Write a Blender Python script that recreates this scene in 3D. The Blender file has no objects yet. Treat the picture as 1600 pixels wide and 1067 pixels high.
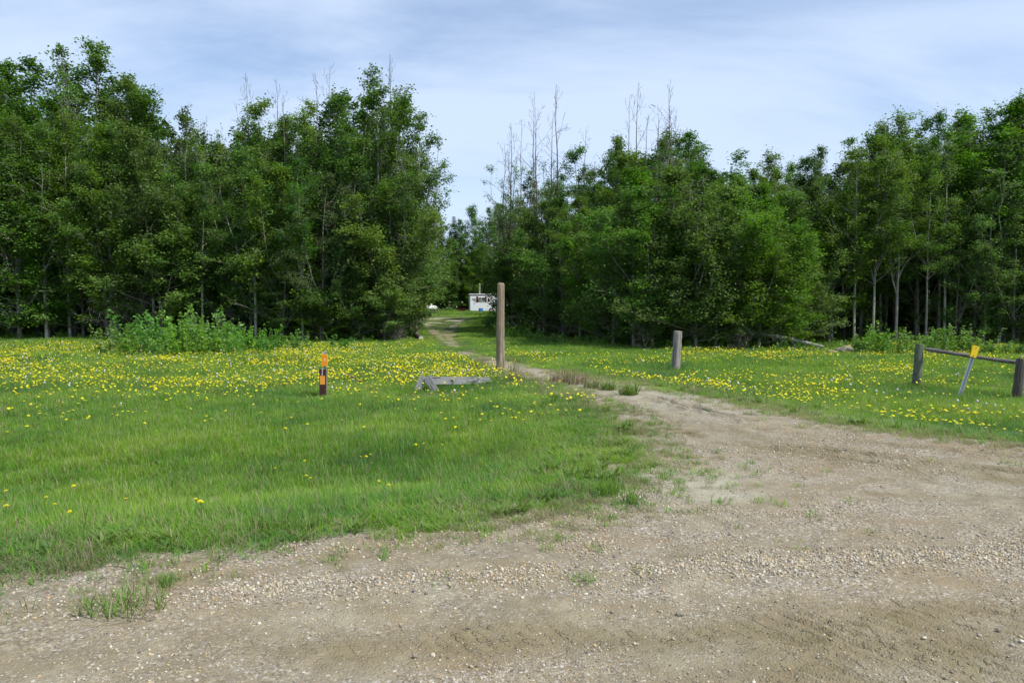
import bpy, math, random
import numpy as np
from mathutils import Vector, Matrix

R = math.radians
SC = bpy.context.scene
COL = SC.collection
rng = np.random.default_rng(7)
random.seed(7)

# ------------------------------------------------------------------ camera
EYE, FPX, PITCH = 1.65, 1150.0, R(3.13)
cam_d = bpy.data.cameras.new('camera')
cam_d.sensor_width = 36.0
cam_d.lens = 36.0 * FPX / 1600.0
cam_d.clip_end = 4000
cam_d.clip_start = 0.05
cam = bpy.data.objects.new('camera', cam_d)
COL.objects.link(cam)
cam.location = (0, 0, EYE)
cam.rotation_euler = (math.pi / 2 - PITCH, 0, 0)
SC.camera = cam

# ------------------------------------------------------------------ world: clear sky with thin high cloud
SUN_EL, SUN_AZ = R(54), R(122)          # azimuth clockwise from +Y (the view direction)
w = bpy.data.worlds.new('World')
SC.world = w
w.use_nodes = True
nt = w.node_tree
nt.nodes.clear()


def N(nt, t, **kw):
    n = nt.nodes.new(t)
    for k, v in kw.items():
        if k == 'inp':
            for kk, vv in v.items():
                n.inputs[kk].default_value = vv
        else:
            setattr(n, k, v)
    return n


def ramp(nt, stops, fac, interp='LINEAR'):
    n = nt.nodes.new('ShaderNodeValToRGB')
    cr = n.color_ramp
    cr.interpolation = interp
    while len(cr.elements) < len(stops):
        cr.elements.new(0.5)
    for e, (p, c) in zip(cr.elements, stops):
        e.position = p
        if not hasattr(c, '__len__'):
            c = (c, c, c)
        e.color = (c[0], c[1], c[2], 1)
    nt.links.new(fac, n.inputs[0])
    return n


def mixc(nt, fac, a, b, mode='MIX'):
    n = nt.nodes.new('ShaderNodeMix')
    n.data_type = 'RGBA'
    n.blend_type = mode
    for s, v in ((n.inputs[0], fac), (n.inputs[6], a), (n.inputs[7], b)):
        if hasattr(v, 'is_linked') or isinstance(v, bpy.types.NodeSocket):
            nt.links.new(v, s)
        elif hasattr(v, '__len__'):
            s.default_value = (v[0], v[1], v[2], 1)
        else:
            s.default_value = v
    return n.outputs[2]


def math_(nt, op, a, b=None, c=None, clamp=False):
    n = nt.nodes.new('ShaderNodeMath')
    n.operation = op
    n.use_clamp = clamp
    for i, v in enumerate((a, b, c)):
        if v is None:
            continue
        if isinstance(v, bpy.types.NodeSocket):
            nt.links.new(v, n.inputs[i])
        else:
            n.inputs[i].default_value = v
    return n.outputs[0]


sky = N(nt, 'ShaderNodeTexSky', sky_type='NISHITA', sun_disc=False, sun_elevation=SUN_EL,
        sun_rotation=SUN_AZ, altitude=600, air_density=1.0, dust_density=0.6, ozone_density=2.0)
tc = N(nt, 'ShaderNodeTexCoord')
sep = N(nt, 'ShaderNodeSeparateXYZ')
nt.links.new(tc.outputs['Generated'], sep.inputs[0])
zz = math_(nt, 'MAXIMUM', sep.outputs[2], 0.04)
zz = math_(nt, 'ADD', zz, 0.40)
cx = math_(nt, 'DIVIDE', sep.outputs[0], zz)
cy = math_(nt, 'DIVIDE', sep.outputs[1], zz)
comb = N(nt, 'ShaderNodeCombineXYZ')
nt.links.new(cx, comb.inputs[0])
nt.links.new(cy, comb.inputs[1])
mp = N(nt, 'ShaderNodeMapping')
mp.inputs['Rotation'].default_value = (0, 0, R(-38))
mp.inputs['Scale'].default_value = (0.8, 2.3, 1)
mp.inputs['Location'].default_value = (4.3, 1.4, 0)
nt.links.new(comb.outputs[0], mp.inputs[0])
n1 = N(nt, 'ShaderNodeTexNoise', inp={'Scale': 1.25, 'Detail': 9.0, 'Roughness': 0.56, 'Distortion': 0.5})
nt.links.new(mp.outputs[0], n1.inputs['Vector'])
n2 = N(nt, 'ShaderNodeTexNoise', inp={'Scale': 0.35, 'Detail': 4.0, 'Roughness': 0.5, 'Distortion': 0.3})
nt.links.new(mp.outputs[0], n2.inputs['Vector'])
csum = math_(nt, 'ADD', math_(nt, 'MULTIPLY', n1.outputs[0], 0.6), math_(nt, 'MULTIPLY', n2.outputs[0], 0.5))
cl = ramp(nt, [(0.42, 0.22), (0.66, 1.0)], csum, 'EASE')
# veil: thicker low down
skyc = mixc(nt, 1.0, sky.outputs[0], (1.28, 1.36, 1.42), 'MULTIPLY')
low = ramp(nt, [(0.0, 1.0), (0.14, 0.7), (0.34, 0.0)], sep.outputs[2]).outputs[0]
cf = math_(nt, 'MAXIMUM', math_(nt, 'MULTIPLY', cl.outputs[0], 0.85), low)
colr = mixc(nt, cf, skyc, (6.2, 7.35, 9.35))
bg = N(nt, 'ShaderNodeBackground', inp={'Strength': 0.10})
nt.links.new(colr, bg.inputs[0])
wo = N(nt, 'ShaderNodeOutputWorld')
nt.links.new(bg.outputs[0], wo.inputs[0])

# ------------------------------------------------------------------ sun
sd = bpy.data.lights.new('sun', 'SUN')
sd.energy = 3.9
sd.angle = R(0.55)
sd.color = (1.0, 0.955, 0.88)
so = bpy.data.objects.new('sun', sd)
COL.objects.link(so)
sdir = Vector((math.sin(SUN_AZ) * math.cos(SUN_EL), math.cos(SUN_AZ) * math.cos(SUN_EL), math.sin(SUN_EL)))
so.rotation_euler = sdir.to_track_quat('Z', 'Y').to_euler()
so.location = sdir * 200

# ------------------------------------------------------------------ colour management
SC.view_settings.view_transform = 'Standard'
SC.view_settings.look = 'None'
SC.view_settings.gamma = 1
SC.view_settings.exposure = 0.27
SC.view_settings.use_curve_mapping = False
SC.cycles.max_bounces = 6
SC.cycles.diffuse_bounces = 3
SC.cycles.transmission_bounces = 3
SC.cycles.transparent_max_bounces = 4
SC.cycles.glossy_bounces = 2

# ------------------------------------------------------------------ numeric helpers
def _hash(ix, iy, seed):
    h = (ix * 374761393 + iy * 668265263 + seed * 982451653) & 0xFFFFFFFF
    h = ((h ^ (h >> 13)) * 1274126177) & 0xFFFFFFFF
    h = (h ^ (h >> 16)) & 0xFFFFFFFF
    return h / 4294967295.0


def vnoise(x, y, s=1.0, seed=0):
    x = np.asarray(x, dtype=np.float64) / s + 1000.0
    y = np.asarray(y, dtype=np.float64) / s + 1000.0
    ix = np.floor(x).astype(np.int64); iy = np.floor(y).astype(np.int64)
    fx = x - ix; fy = y - iy
    fx = fx * fx * (3 - 2 * fx); fy = fy * fy * (3 - 2 * fy)
    a = _hash(ix, iy, seed); b = _hash(ix + 1, iy, seed)
    c = _hash(ix, iy + 1, seed); d = _hash(ix + 1, iy + 1, seed)
    return (a * (1 - fx) + b * fx) * (1 - fy) + (c * (1 - fx) + d * fx) * fy      # 0..1


def fbm(x, y, s, seed=0, o=3):
    v = 0; a = 1; t = 0
    for k in range(o):
        v = v + a * vnoise(x, y, s / 2 ** k, seed + 17 * k); t += a; a *= 0.5
    return v / t


def sst(a, b, x):
    t = np.clip((np.asarray(x, dtype=np.float64) - a) / (b - a), 0, 1)
    return t * t * (3 - 2 * t)


# outline of the bare gravel: the road in front and the driveway that runs off into the wood
GRAVEL = [(-400, 4.2), (-8, 4.25), (-3.07, 4.42), (-2.0, 4.75), (-0.69, 5.22), (0.2, 5.55), (.77, 5.93), (1.22, 6.8), (1.55, 8.0),
          (1.72, 9.0), (1.70, 10.5), (1.45, 12.5), (0.95, 15.0), (0.0, 19.2), (-1.13, 23.5), (-2.5, 28.8), (-4.05, 37.5),
          (-5.8, 49), (-7.6, 59), (-9.3, 72), (-9.4, 80), (-4.9, 80), (-4.2, 70), (-3.9, 62), (-3.75, 49), (-3.1, 41), (-1.62, 28.6), (-.6, 25), (.15, 22.8),
          (.9, 20.4), (1.9, 17.3), (3.0, 14.6), (3.75, 12.3), (4.3, 10.1), (5.4, 8.85), (6.6, 8.2), (8.5, 7.3), (12, 6.2),
          (18, 5.5), (400, 5.4), (400, -4.4), (-400, -4.4)]


def sdf(x, y, poly):
    x = np.asarray(x, dtype=np.float64).ravel(); y = np.asarray(y, dtype=np.float64).ravel()
    d = np.full(x.shape, 1e18); inside = np.zeros(x.shape, bool)
    n = len(poly)
    for i in range(n):
        ax, ay = poly[i]; bx, by = poly[(i + 1) % n]
        ex, ey = bx - ax, by - ay
        wx, wy = x - ax, y - ay
        t = np.clip((wx * ex + wy * ey) / (ex * ex + ey * ey), 0, 1)
        d = np.minimum(d, (wx - ex * t) ** 2 + (wy - ey * t) ** 2)
        c = ((ay > y) != (by > y))
        if ey != 0:
            c &= x < (bx - ax) * (y - ay) / ey + ax
            inside ^= c
    d = np.sqrt(d)
    return np.where(inside, -d, d)


# wheel bands on the road: (y at x=0, slope, half width)
def road_band(x, y):
    c1 = 3.58 + 0.045 * x
    c2 = 2.95 + 0.05 * x
    b = np.exp(-((y - c1) / 0.19) ** 2) + np.exp(-((y - c2) / 0.2) ** 2) * sst(-0.5, 1.5, x)
    c3 = 3.22 + 0.05 * x
    b = b + 0.8 * np.exp(-((y - c3) / 0.13) ** 2) * sst(0.6, 2.0, x)
    b = b + 0.7 * sst(0.8, 2.2, x) * (1 - sst(3.9, 4.2, y))
    b = np.clip(b, 0, 1.1)
    return b * (0.55 + 0.45 * sst(-3.2, -1.2, x)) * (0.35 + 0.65 * sst(.3, .6, fbm(x, y, 0.9, 3)))


RIDGE = lambda x: 4.33 + 0.15 * x - 0.012 * x * x
RUTS = [[(2.55, 12.8), (2.85, 11.6), (3.10, 10.7), (3.35, 10.1)], [(1.6, 13.6), (1.95, 11.8), (2.4, 10.2), (3.1, 8.9)],
        [(3.6, 9.3), (4.6, 8.3), (6.2, 7.3)], [(3.2, 8.4), (4.3, 7.5), (6.0, 6.6)], [(2.1, 9.4), (3.0, 8.1), (4.2, 7.0), (6.0, 6.0)]]
RUTD = [0.10, 0.03, 0.07, 0.05, 0.03]


def pl_dist(x, y, pl):
    d = np.full(np.shape(x), 1e9)
    for (ax, ay), (bx, by) in zip(pl[:-1], pl[1:]):
        ex, ey = bx - ax, by - ay
        t = np.clip(((x - ax) * ex + (y - ay) * ey) / (ex * ex + ey * ey), 0, 1)
        d = np.minimum(d, np.hypot(x - ax - ex * t, y - ay - ey * t))
    return d


def height(x, y, detail=True, g=None):
    x = np.asarray(x, dtype=np.float64); y = np.asarray(y, dtype=np.float64)
    sh = x.shape
    x = x.ravel(); y = y.ravel()
    if g is None:
        g = sdf(x, y, GRAVEL)
    z = np.zeros_like(x)
    # field level: the road and drive sit on a low bank
    field = -0.36 + 0.58 * sst(38, 95, y) + 0.0 * x
    field = np.where(y < -4, -0.4, field)
    ditch = -0.16 * np.exp(-((y - 8.3) / 1.7) ** 2) * sst(0.6, 2.6, g)
    drive = -0.02 - 0.27 * sst(9, 24, y) + 0.55 * sst(38, 95, y)
    drive = np.where(y < 9, -0.02, drive)
    drive = drive + 0.0
    k = sst(-0.15, 3.0, g)
    z = drive * (1 - k) + field * k + ditch
    z = z + (fbm(x, y, 9.0, 1) - 0.5) * 0.16 * sst(0, 4, g) + (fbm(x, y, 1.3, 5) - .5) * 0.05 * sst(0, 1, g)
    z = z + 0.06 * np.exp(-((y - RIDGE(x)) / 0.28) ** 2) * 0.5
    z = z + (fbm(x, y, 0.8, 9) - .5) * 0.035 * (g < 0.4)
    m = (y > 6) & (y < 14.5) & (g < 0.3)
    if m.any():
        xm, ym = x[m], y[m]
        xm = xm + 0.30 * (fbm(xm, ym, 0.45, 51) - .5) + .16 * (fbm(xm, ym, .14, 52) - .5)
        dz = 0
        for r_, dp in zip(RUTS, RUTD):
            dd = pl_dist(xm, ym, r_)
            on = np.maximum(sst(0.30, 0.55, fbm(xm, ym, 0.7, 71)), (dp > .07) * sst(.2, .5, fbm(xm, ym, .33, 73)))
            dz = dz - dp * on * np.exp(-(dd / 0.07) ** 2) + 0.5 * dp * on * np.exp(-((dd - 0.15) / 0.06) ** 2)
        z[m] += dz
    if detail:
        m = (y > 2.0) & (y < 14) & (g < 0.5)
        xm, ym = x[m], y[m]
        b = road_band(xm, ym)
        dz = -0.012 * b
        wv = (ym * 0.59 + xm * 0.81 + 0.05 * (fbm(xm, ym, 0.35, 33) - .5)) * 2 * math.pi / 0.105
        lug = np.sin(wv)
        dz = dz + 0.012 * b * np.clip(lug * 1.6, -0.5, 0.8) * (0.4 + 1.2 * sst(.35, .6, fbm(xm, ym, 0.12, 21))) * sst(-0.2, 1.4, xm)
        dz = dz + (fbm(xm, ym, 0.11, 12, 3) - .5) * 0.028 * (1 - 0.4 * np.clip(b, 0, 1))
        z[m] += dz
    return z.reshape(sh)


def h1(x, y):
    return float(height(np.array([x]), np.array([y]), False)[0])


def ray(px, py):
    a, b = (px - 800) / FPX, (533.5 - py) / FPX
    return np.array([a, math.cos(PITCH) + b * math.sin(PITCH), -math.sin(PITCH) + b * math.cos(PITCH)])


def ground_at(px, py, maxd=130):
    """Where the line of sight through a photo point meets the ground."""
    d = ray(px, py)
    t = np.geomspace(2.0, maxd, 1500)
    P = d[None, :] * t[:, None]
    zz = EYE + P[:, 2] - height(P[:, 0], P[:, 1], False)
    i = np.argmax(zz < 0)
    if zz[i] >= 0:
        i = len(t) - 1
    return P[i, 0], P[i, 1]


def at_depth(px, py, Y):
    d = ray(px, py)
    return d[0] / d[1] * Y, EYE + d[2] / d[1] * Y


def proj(x, y, z):
    c, s = math.cos(PITCH), math.sin(PITCH)
    zz = z - EYE
    dep = y * c - zz * s
    up = y * s + zz * c
    return 800 + FPX * x / dep, 533.5 - FPX * up / dep


# ------------------------------------------------------------------ object helpers
def obj(name, mesh, parent=None, loc=None, rot=None, scale=None):
    o = bpy.data.objects.new(name, mesh)
    COL.objects.link(o)
    if parent is not None:
        o.parent = parent
    if loc is not None:
        o.location = loc
    if rot is not None:
        o.rotation_euler = rot
    if scale is not None:
        o.scale = scale if hasattr(scale, '__len__') else (scale,) * 3
    return o


def tag(o, label, cat, group=None):
    o['label'] = label
    o['category'] = cat
    if group:
        o['group'] = group
    return o


def empty(name, loc, rot=(0, 0, 0), scale=1):
    o = obj(name, None, None, loc, rot, scale)
    o.empty_display_size = 0.2
    return o


class MB:
    def __init__(s):
        s.v = []; s.f = []; s.m = []

    def add(s, verts, faces, mi=0):
        b = len(s.v)
        s.v.extend([tuple(map(float, q)) for q in verts])
        s.f.extend([tuple(b + i for i in f) for f in faces])
        s.m.extend([mi] * len(faces))

    def box(s, x0, x1, y0, y1, z0, z1, M=None, mi=0, bev=0.0):
        if bev > 0:
            import bmesh
            bm = bmesh.new()
            bmesh.ops.create_cube(bm, size=1)
            for v in bm.verts:
                v.co = Vector(((x0 + x1) / 2 + v.co.x * (x1 - x0), (y0 + y1) / 2 + v.co.y * (y1 - y0), (z0 + z1) / 2 + v.co.z * (z1 - z0)))
            bmesh.ops.bevel(bm, geom=bm.edges[:], offset=bev, segments=2, affect='EDGES')
            bm.verts.ensure_lookup_table()
            V = [v.co.copy() for v in bm.verts]
            F = [tuple(v.index for v in f.verts) for f in bm.faces]
            bm.free()
        else:
            V = [Vector(q) for q in ((x0, y0, z0), (x1, y0, z0), (x1, y1, z0), (x0, y1, z0), (x0, y0, z1), (x1, y0, z1), (x1, y1, z1), (x0, y1, z1))]
            F = [(3, 2, 1, 0), (4, 5, 6, 7), (0, 1, 5, 4), (1, 2, 6, 5), (2, 3, 7, 6), (3, 0, 4, 7)]
        if M is not None:
            V = [M @ v for v in V]
        s.add(V, F, mi)

    def tube(s, pts, rad, n=8, mi=0, cap=True, jit=0.0):
        pts = [Vector(p) for p in pts]
        b = len(s.v)
        up = Vector((0, 0, 1))
        prev = None
        for i, p in enumerate(pts):
            d = (pts[min(i + 1, len(pts) - 1)] - pts[max(i - 1, 0)])
            if d.length < 1e-9:
                d = Vector((0, 0, 1))
            d.normalize()
            if prev is None:
                a = d.cross(Vector((1, 0, 0)) if abs(d.x) < 0.8 else Vector((0, 1, 0))).normalized()
            else:
                a = (prev - d * prev.dot(d))
                a = a.normalized() if a.length > 1e-6 else d.orthogonal().normalized()
            prev = a
            c = d.cross(a)
            r = rad[i] if hasattr(rad, '__len__') else rad
            for k in range(n):
                t = 2 * math.pi * k / n
                rr = r * (1 + (random.uniform(-jit, jit) if jit else 0))
                s.v.append(tuple(p + (a * math.cos(t) + c * math.sin(t)) * rr))
        for i in range(len(pts) - 1):
            for k in range(n):
                k2 = (k + 1) % n
                s.f.append((b + i * n + k, b + i * n + k2, b + (i + 1) * n + k2, b + (i + 1) * n + k)); s.m.append(mi)
        if cap and n > 3:
            s.f.append(tuple(b + k for k in reversed(range(n)))); s.m.append(mi)
            s.f.append(tuple(b + (len(pts) - 1) * n + k for k in range(n))); s.m.append(mi)

    def mesh(s, name, mats, smooth=True):
        me = bpy.data.meshes.new(name)
        me.from_pydata(s.v, [], s.f)
        for m in (mats if isinstance(mats, (list, tuple)) else [mats]):
            me.materials.append(m)
        me.polygons.foreach_set('material_index', s.m)
        if smooth:
            me.polygons.foreach_set('use_smooth', [True] * len(s.f))
            me.set_sharp_from_angle(angle=R(40))
        me.update()
        return me


def np_mesh(name, V, F, mats, attr=None, smooth=False, mi=None):
    """V (n,3), F (m,k) with k constant."""
    me = bpy.data.meshes.new(name)
    V = np.asarray(V, dtype=np.float32); F = np.asarray(F, dtype=np.int32)
    k = F.shape[1]
    me.vertices.add(len(V)); me.vertices.foreach_set('co', V.ravel())
    me.loops.add(F.size); me.loops.foreach_set('vertex_index', F.ravel())
    me.polygons.add(len(F))
    me.polygons.foreach_set('loop_start', np.arange(0, F.size, k, dtype=np.int32))
    for m in (mats if isinstance(mats, (list, tuple)) else [mats]):
        me.materials.append(m)
    if mi is not None:
        me.polygons.foreach_set('material_index', np.asarray(mi, dtype=np.int32))
    me.polygons.foreach_set('use_smooth', np.full(len(F), smooth))
    for nm, a in (attr or {}).items():
        at = me.attributes.new(nm, 'FLOAT', 'POINT')
        at.data.foreach_set('value', np.asarray(a, dtype=np.float32))
    me.update(calc_edges=True)
    return me


# ------------------------------------------------------------------ materials
def new_mat(name):
    m = bpy.data.materials.new(name)
    m.use_nodes = True
    t = m.node_tree
    t.nodes.clear()
    out = t.nodes.new('ShaderNodeOutputMaterial')
    return m, t, out


def pbsdf(t, out, col, rough=0.6, spec=0.4, bump=None, bstr=0.3, bdist=0.01, metal=0.0, trans=0.0, tcol=None):
    p = t.nodes.new('ShaderNodeBsdfPrincipled')
    if isinstance(col, bpy.types.NodeSocket):
        t.links.new(col, p.inputs['Base Color'])
    else:
        p.inputs['Base Color'].default_value = (*col, 1)
    if isinstance(rough, bpy.types.NodeSocket):
        t.links.new(rough, p.inputs['Roughness'])
    else:
        p.inputs['Roughness'].default_value = rough
    p.inputs['Specular IOR Level'].default_value = spec
    p.inputs['Metallic'].default_value = metal
    if bump is not None:
        b = t.nodes.new('ShaderNodeBump')
        b.inputs['Strength'].default_value = bstr
        b.inputs['Distance'].default_value = bdist
        t.links.new(bump, b.inputs['Height'])
        t.links.new(b.outputs[0], p.inputs['Normal'])
    sh = p.outputs[0]
    if trans > 0:
        tr = t.nodes.new('ShaderNodeBsdfTranslucent')
        tc_ = tcol if tcol is not None else col
        if isinstance(tc_, bpy.types.NodeSocket):
            t.links.new(tc_, tr.inputs[0])
        else:
            tr.inputs[0].default_value = (*tc_, 1)
        mx = t.nodes.new('ShaderNodeMixShader')
        mx.inputs[0].default_value = trans
        t.links.new(sh, mx.inputs[1]); t.links.new(tr.outputs[0], mx.inputs[2])
        sh = mx.outputs[0]
    t.links.new(sh, out.inputs[0])
    return p


def noise(t, scale, detail=4, rough=0.55, vec=None, dist=0.0):
    n = N(t, 'ShaderNodeTexNoise', inp={'Scale': scale, 'Detail': detail, 'Roughness': rough, 'Distortion': dist})
    if vec is not None:
        t.links.new(vec, n.inputs['Vector'])
    return n.outputs[0]


def pos(t):
    return N(t, 'ShaderNodeNewGeometry').outputs['Position']


def objco(t, scale=(1, 1, 1)):
    tc = N(t, 'ShaderNodeTexCoord')
    m = N(t, 'ShaderNodeMapping')
    m.inputs['Scale'].default_value = scale
    t.links.new(tc.outputs['Object'], m.inputs[0])
    return m.outputs[0]


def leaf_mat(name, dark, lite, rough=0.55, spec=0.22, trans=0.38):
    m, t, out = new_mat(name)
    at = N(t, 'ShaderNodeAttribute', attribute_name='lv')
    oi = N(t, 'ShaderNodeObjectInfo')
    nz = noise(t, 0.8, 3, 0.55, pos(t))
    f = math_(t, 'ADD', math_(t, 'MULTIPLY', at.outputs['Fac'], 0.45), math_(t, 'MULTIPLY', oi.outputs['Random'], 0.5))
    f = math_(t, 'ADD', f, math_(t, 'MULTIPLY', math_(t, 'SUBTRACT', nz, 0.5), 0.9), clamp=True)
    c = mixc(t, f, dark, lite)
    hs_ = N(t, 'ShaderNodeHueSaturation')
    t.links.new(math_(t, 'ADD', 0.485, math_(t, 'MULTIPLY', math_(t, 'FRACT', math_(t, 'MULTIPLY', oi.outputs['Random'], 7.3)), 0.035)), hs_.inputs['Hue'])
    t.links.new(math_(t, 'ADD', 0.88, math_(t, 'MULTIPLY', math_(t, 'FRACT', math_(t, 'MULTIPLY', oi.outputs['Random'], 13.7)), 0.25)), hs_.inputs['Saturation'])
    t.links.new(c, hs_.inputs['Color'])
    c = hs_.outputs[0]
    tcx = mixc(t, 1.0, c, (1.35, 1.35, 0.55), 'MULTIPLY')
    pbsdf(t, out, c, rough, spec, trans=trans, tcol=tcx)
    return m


M_LEAF = leaf_mat('poplar_leaf', (0.046, 0.110, 0.024), (0.185, 0.32, 0.048))
M_LEAF_B = leaf_mat('glossy_poplar_leaf', (0.065, 0.135, 0.038), (0.20, 0.32, 0.085), rough=0.45, spec=0.4)
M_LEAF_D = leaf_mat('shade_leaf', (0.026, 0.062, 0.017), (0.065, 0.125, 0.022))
M_LEAF_S = leaf_mat('young_poplar_leaf', (0.085, 0.205, 0.035), (0.24, 0.43, 0.075), rough=0.42, spec=0.4, trans=0.45)
M_NEEDLE = leaf_mat('spruce_needle', (0.010, 0.024, 0.012), (0.020, 0.042, 0.018), rough=0.6, spec=0.2, trans=0.1)


def bark_mat(name, a, b, dark, sc=6.0):
    m, t, out = new_mat(name)
    v = objco(t, (1, 1, 0.35))
    n_ = noise(t, sc, 5, 0.6, v)
    c = ramp(t, [(0.3, a), (0.65, b)], n_).outputs[0]
    v2 = objco(t, (1, 1, 3.0))
    s_ = ramp(t, [(0.60, 0.0), (0.68, 1.0)], noise(t, 2.2, 4, 0.6, v2)).outputs[0]
    oi = N(t, 'ShaderNodeObjectInfo')
    c = mixc(t, s_, c, dark)
    c = mixc(t, 1.0, c, ramp(t, [(0, .6), (1, 1.15)], oi.outputs['Random']).outputs[0], 'MULTIPLY')
    pbsdf(t, out, c, 0.9, 0.1, bump=n_, bstr=0.6, bdist=0.02)
    return m


M_BARK = bark_mat('aspen_bark', (0.26, 0.24, 0.20), (0.52, 0.50, 0.44), (0.05, 0.045, 0.04))
M_BARK_D = bark_mat('poplar_bark', (0.13, 0.12, 0.10), (0.27, 0.25, 0.21), (0.05, 0.045, 0.04))
M_DEAD = bark_mat('dead_wood', (0.11, 0.095, 0.085), (0.23, 0.205, 0.185), (0.07, 0.06, 0.05))


M_BLEACH = bark_mat('bleached_wood', (0.30, 0.28, 0.25), (0.52, 0.50, 0.46), (0.20, 0.18, 0.16))


def grass_mat(name, stops, trans=0.4, patch=True):
    m, t, out = new_mat(name)
    at = N(t, 'ShaderNodeAttribute', attribute_name='lv')
    oi = N(t, 'ShaderNodeObjectInfo')
    p = pos(t)
    big = noise(t, 0.35, 3, 0.55, p)
    mid = noise(t, 1.6, 3, 0.6, p)
    f = math_(t, 'MULTIPLY', at.outputs['Fac'], 0.35)
    f = math_(t, 'ADD', f, math_(t, 'MULTIPLY', oi.outputs['Random'], 0.22))
    f = math_(t, 'ADD', f, math_(t, 'MULTIPLY', math_(t, 'SUBTRACT', big, 0.5), 1.5))
    f = math_(t, 'ADD', f, math_(t, 'MULTIPLY', math_(t, 'SUBTRACT', mid, 0.3), 0.6), clamp=True)
    c = ramp(t, stops, f).outputs[0]
    tcx = mixc(t, 1.0, c, (1.25, 1.25, 0.6), 'MULTIPLY')
    pbsdf(t, out, c, 0.5, 0.35, trans=trans, tcol=tcx)
    return m


M_GRASS = grass_mat('grass_blade', [(0.0, (0.070, 0.20, 0.060)), (0.28, (0.125, 0.30, 0.030)), (0.55, (0.225, 0.40, 0.030)), (1.0, (0.36, 0.46, 0.08))], trans=0.45)
M_DRY = grass_mat('dry_blade', [(0.0, (0.16, 0.15, 0.07)), (0.5, (0.30, 0.26, 0.15)), (1.0, (0.42, 0.37, 0.25))], trans=0.25)
M_WEED = grass_mat('weed_blade', [(0.0, (0.09, 0.18, 0.04)), (0.5, (0.15, 0.25, 0.045)), (1.0, (0.22, 0.22, 0.08))])
M_RED = grass_mat('seed_stalk', [(0.0, (0.17, 0.11, 0.08)), (0.6, (0.27, 0.19, 0.13)), (1.0, (0.36, 0.30, 0.21))], trans=0.15)
M_REED = grass_mat('tuft_blade', [(0.0, (0.11, 0.23, 0.04)), (1.0, (0.24, 0.38, 0.06))])


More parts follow.
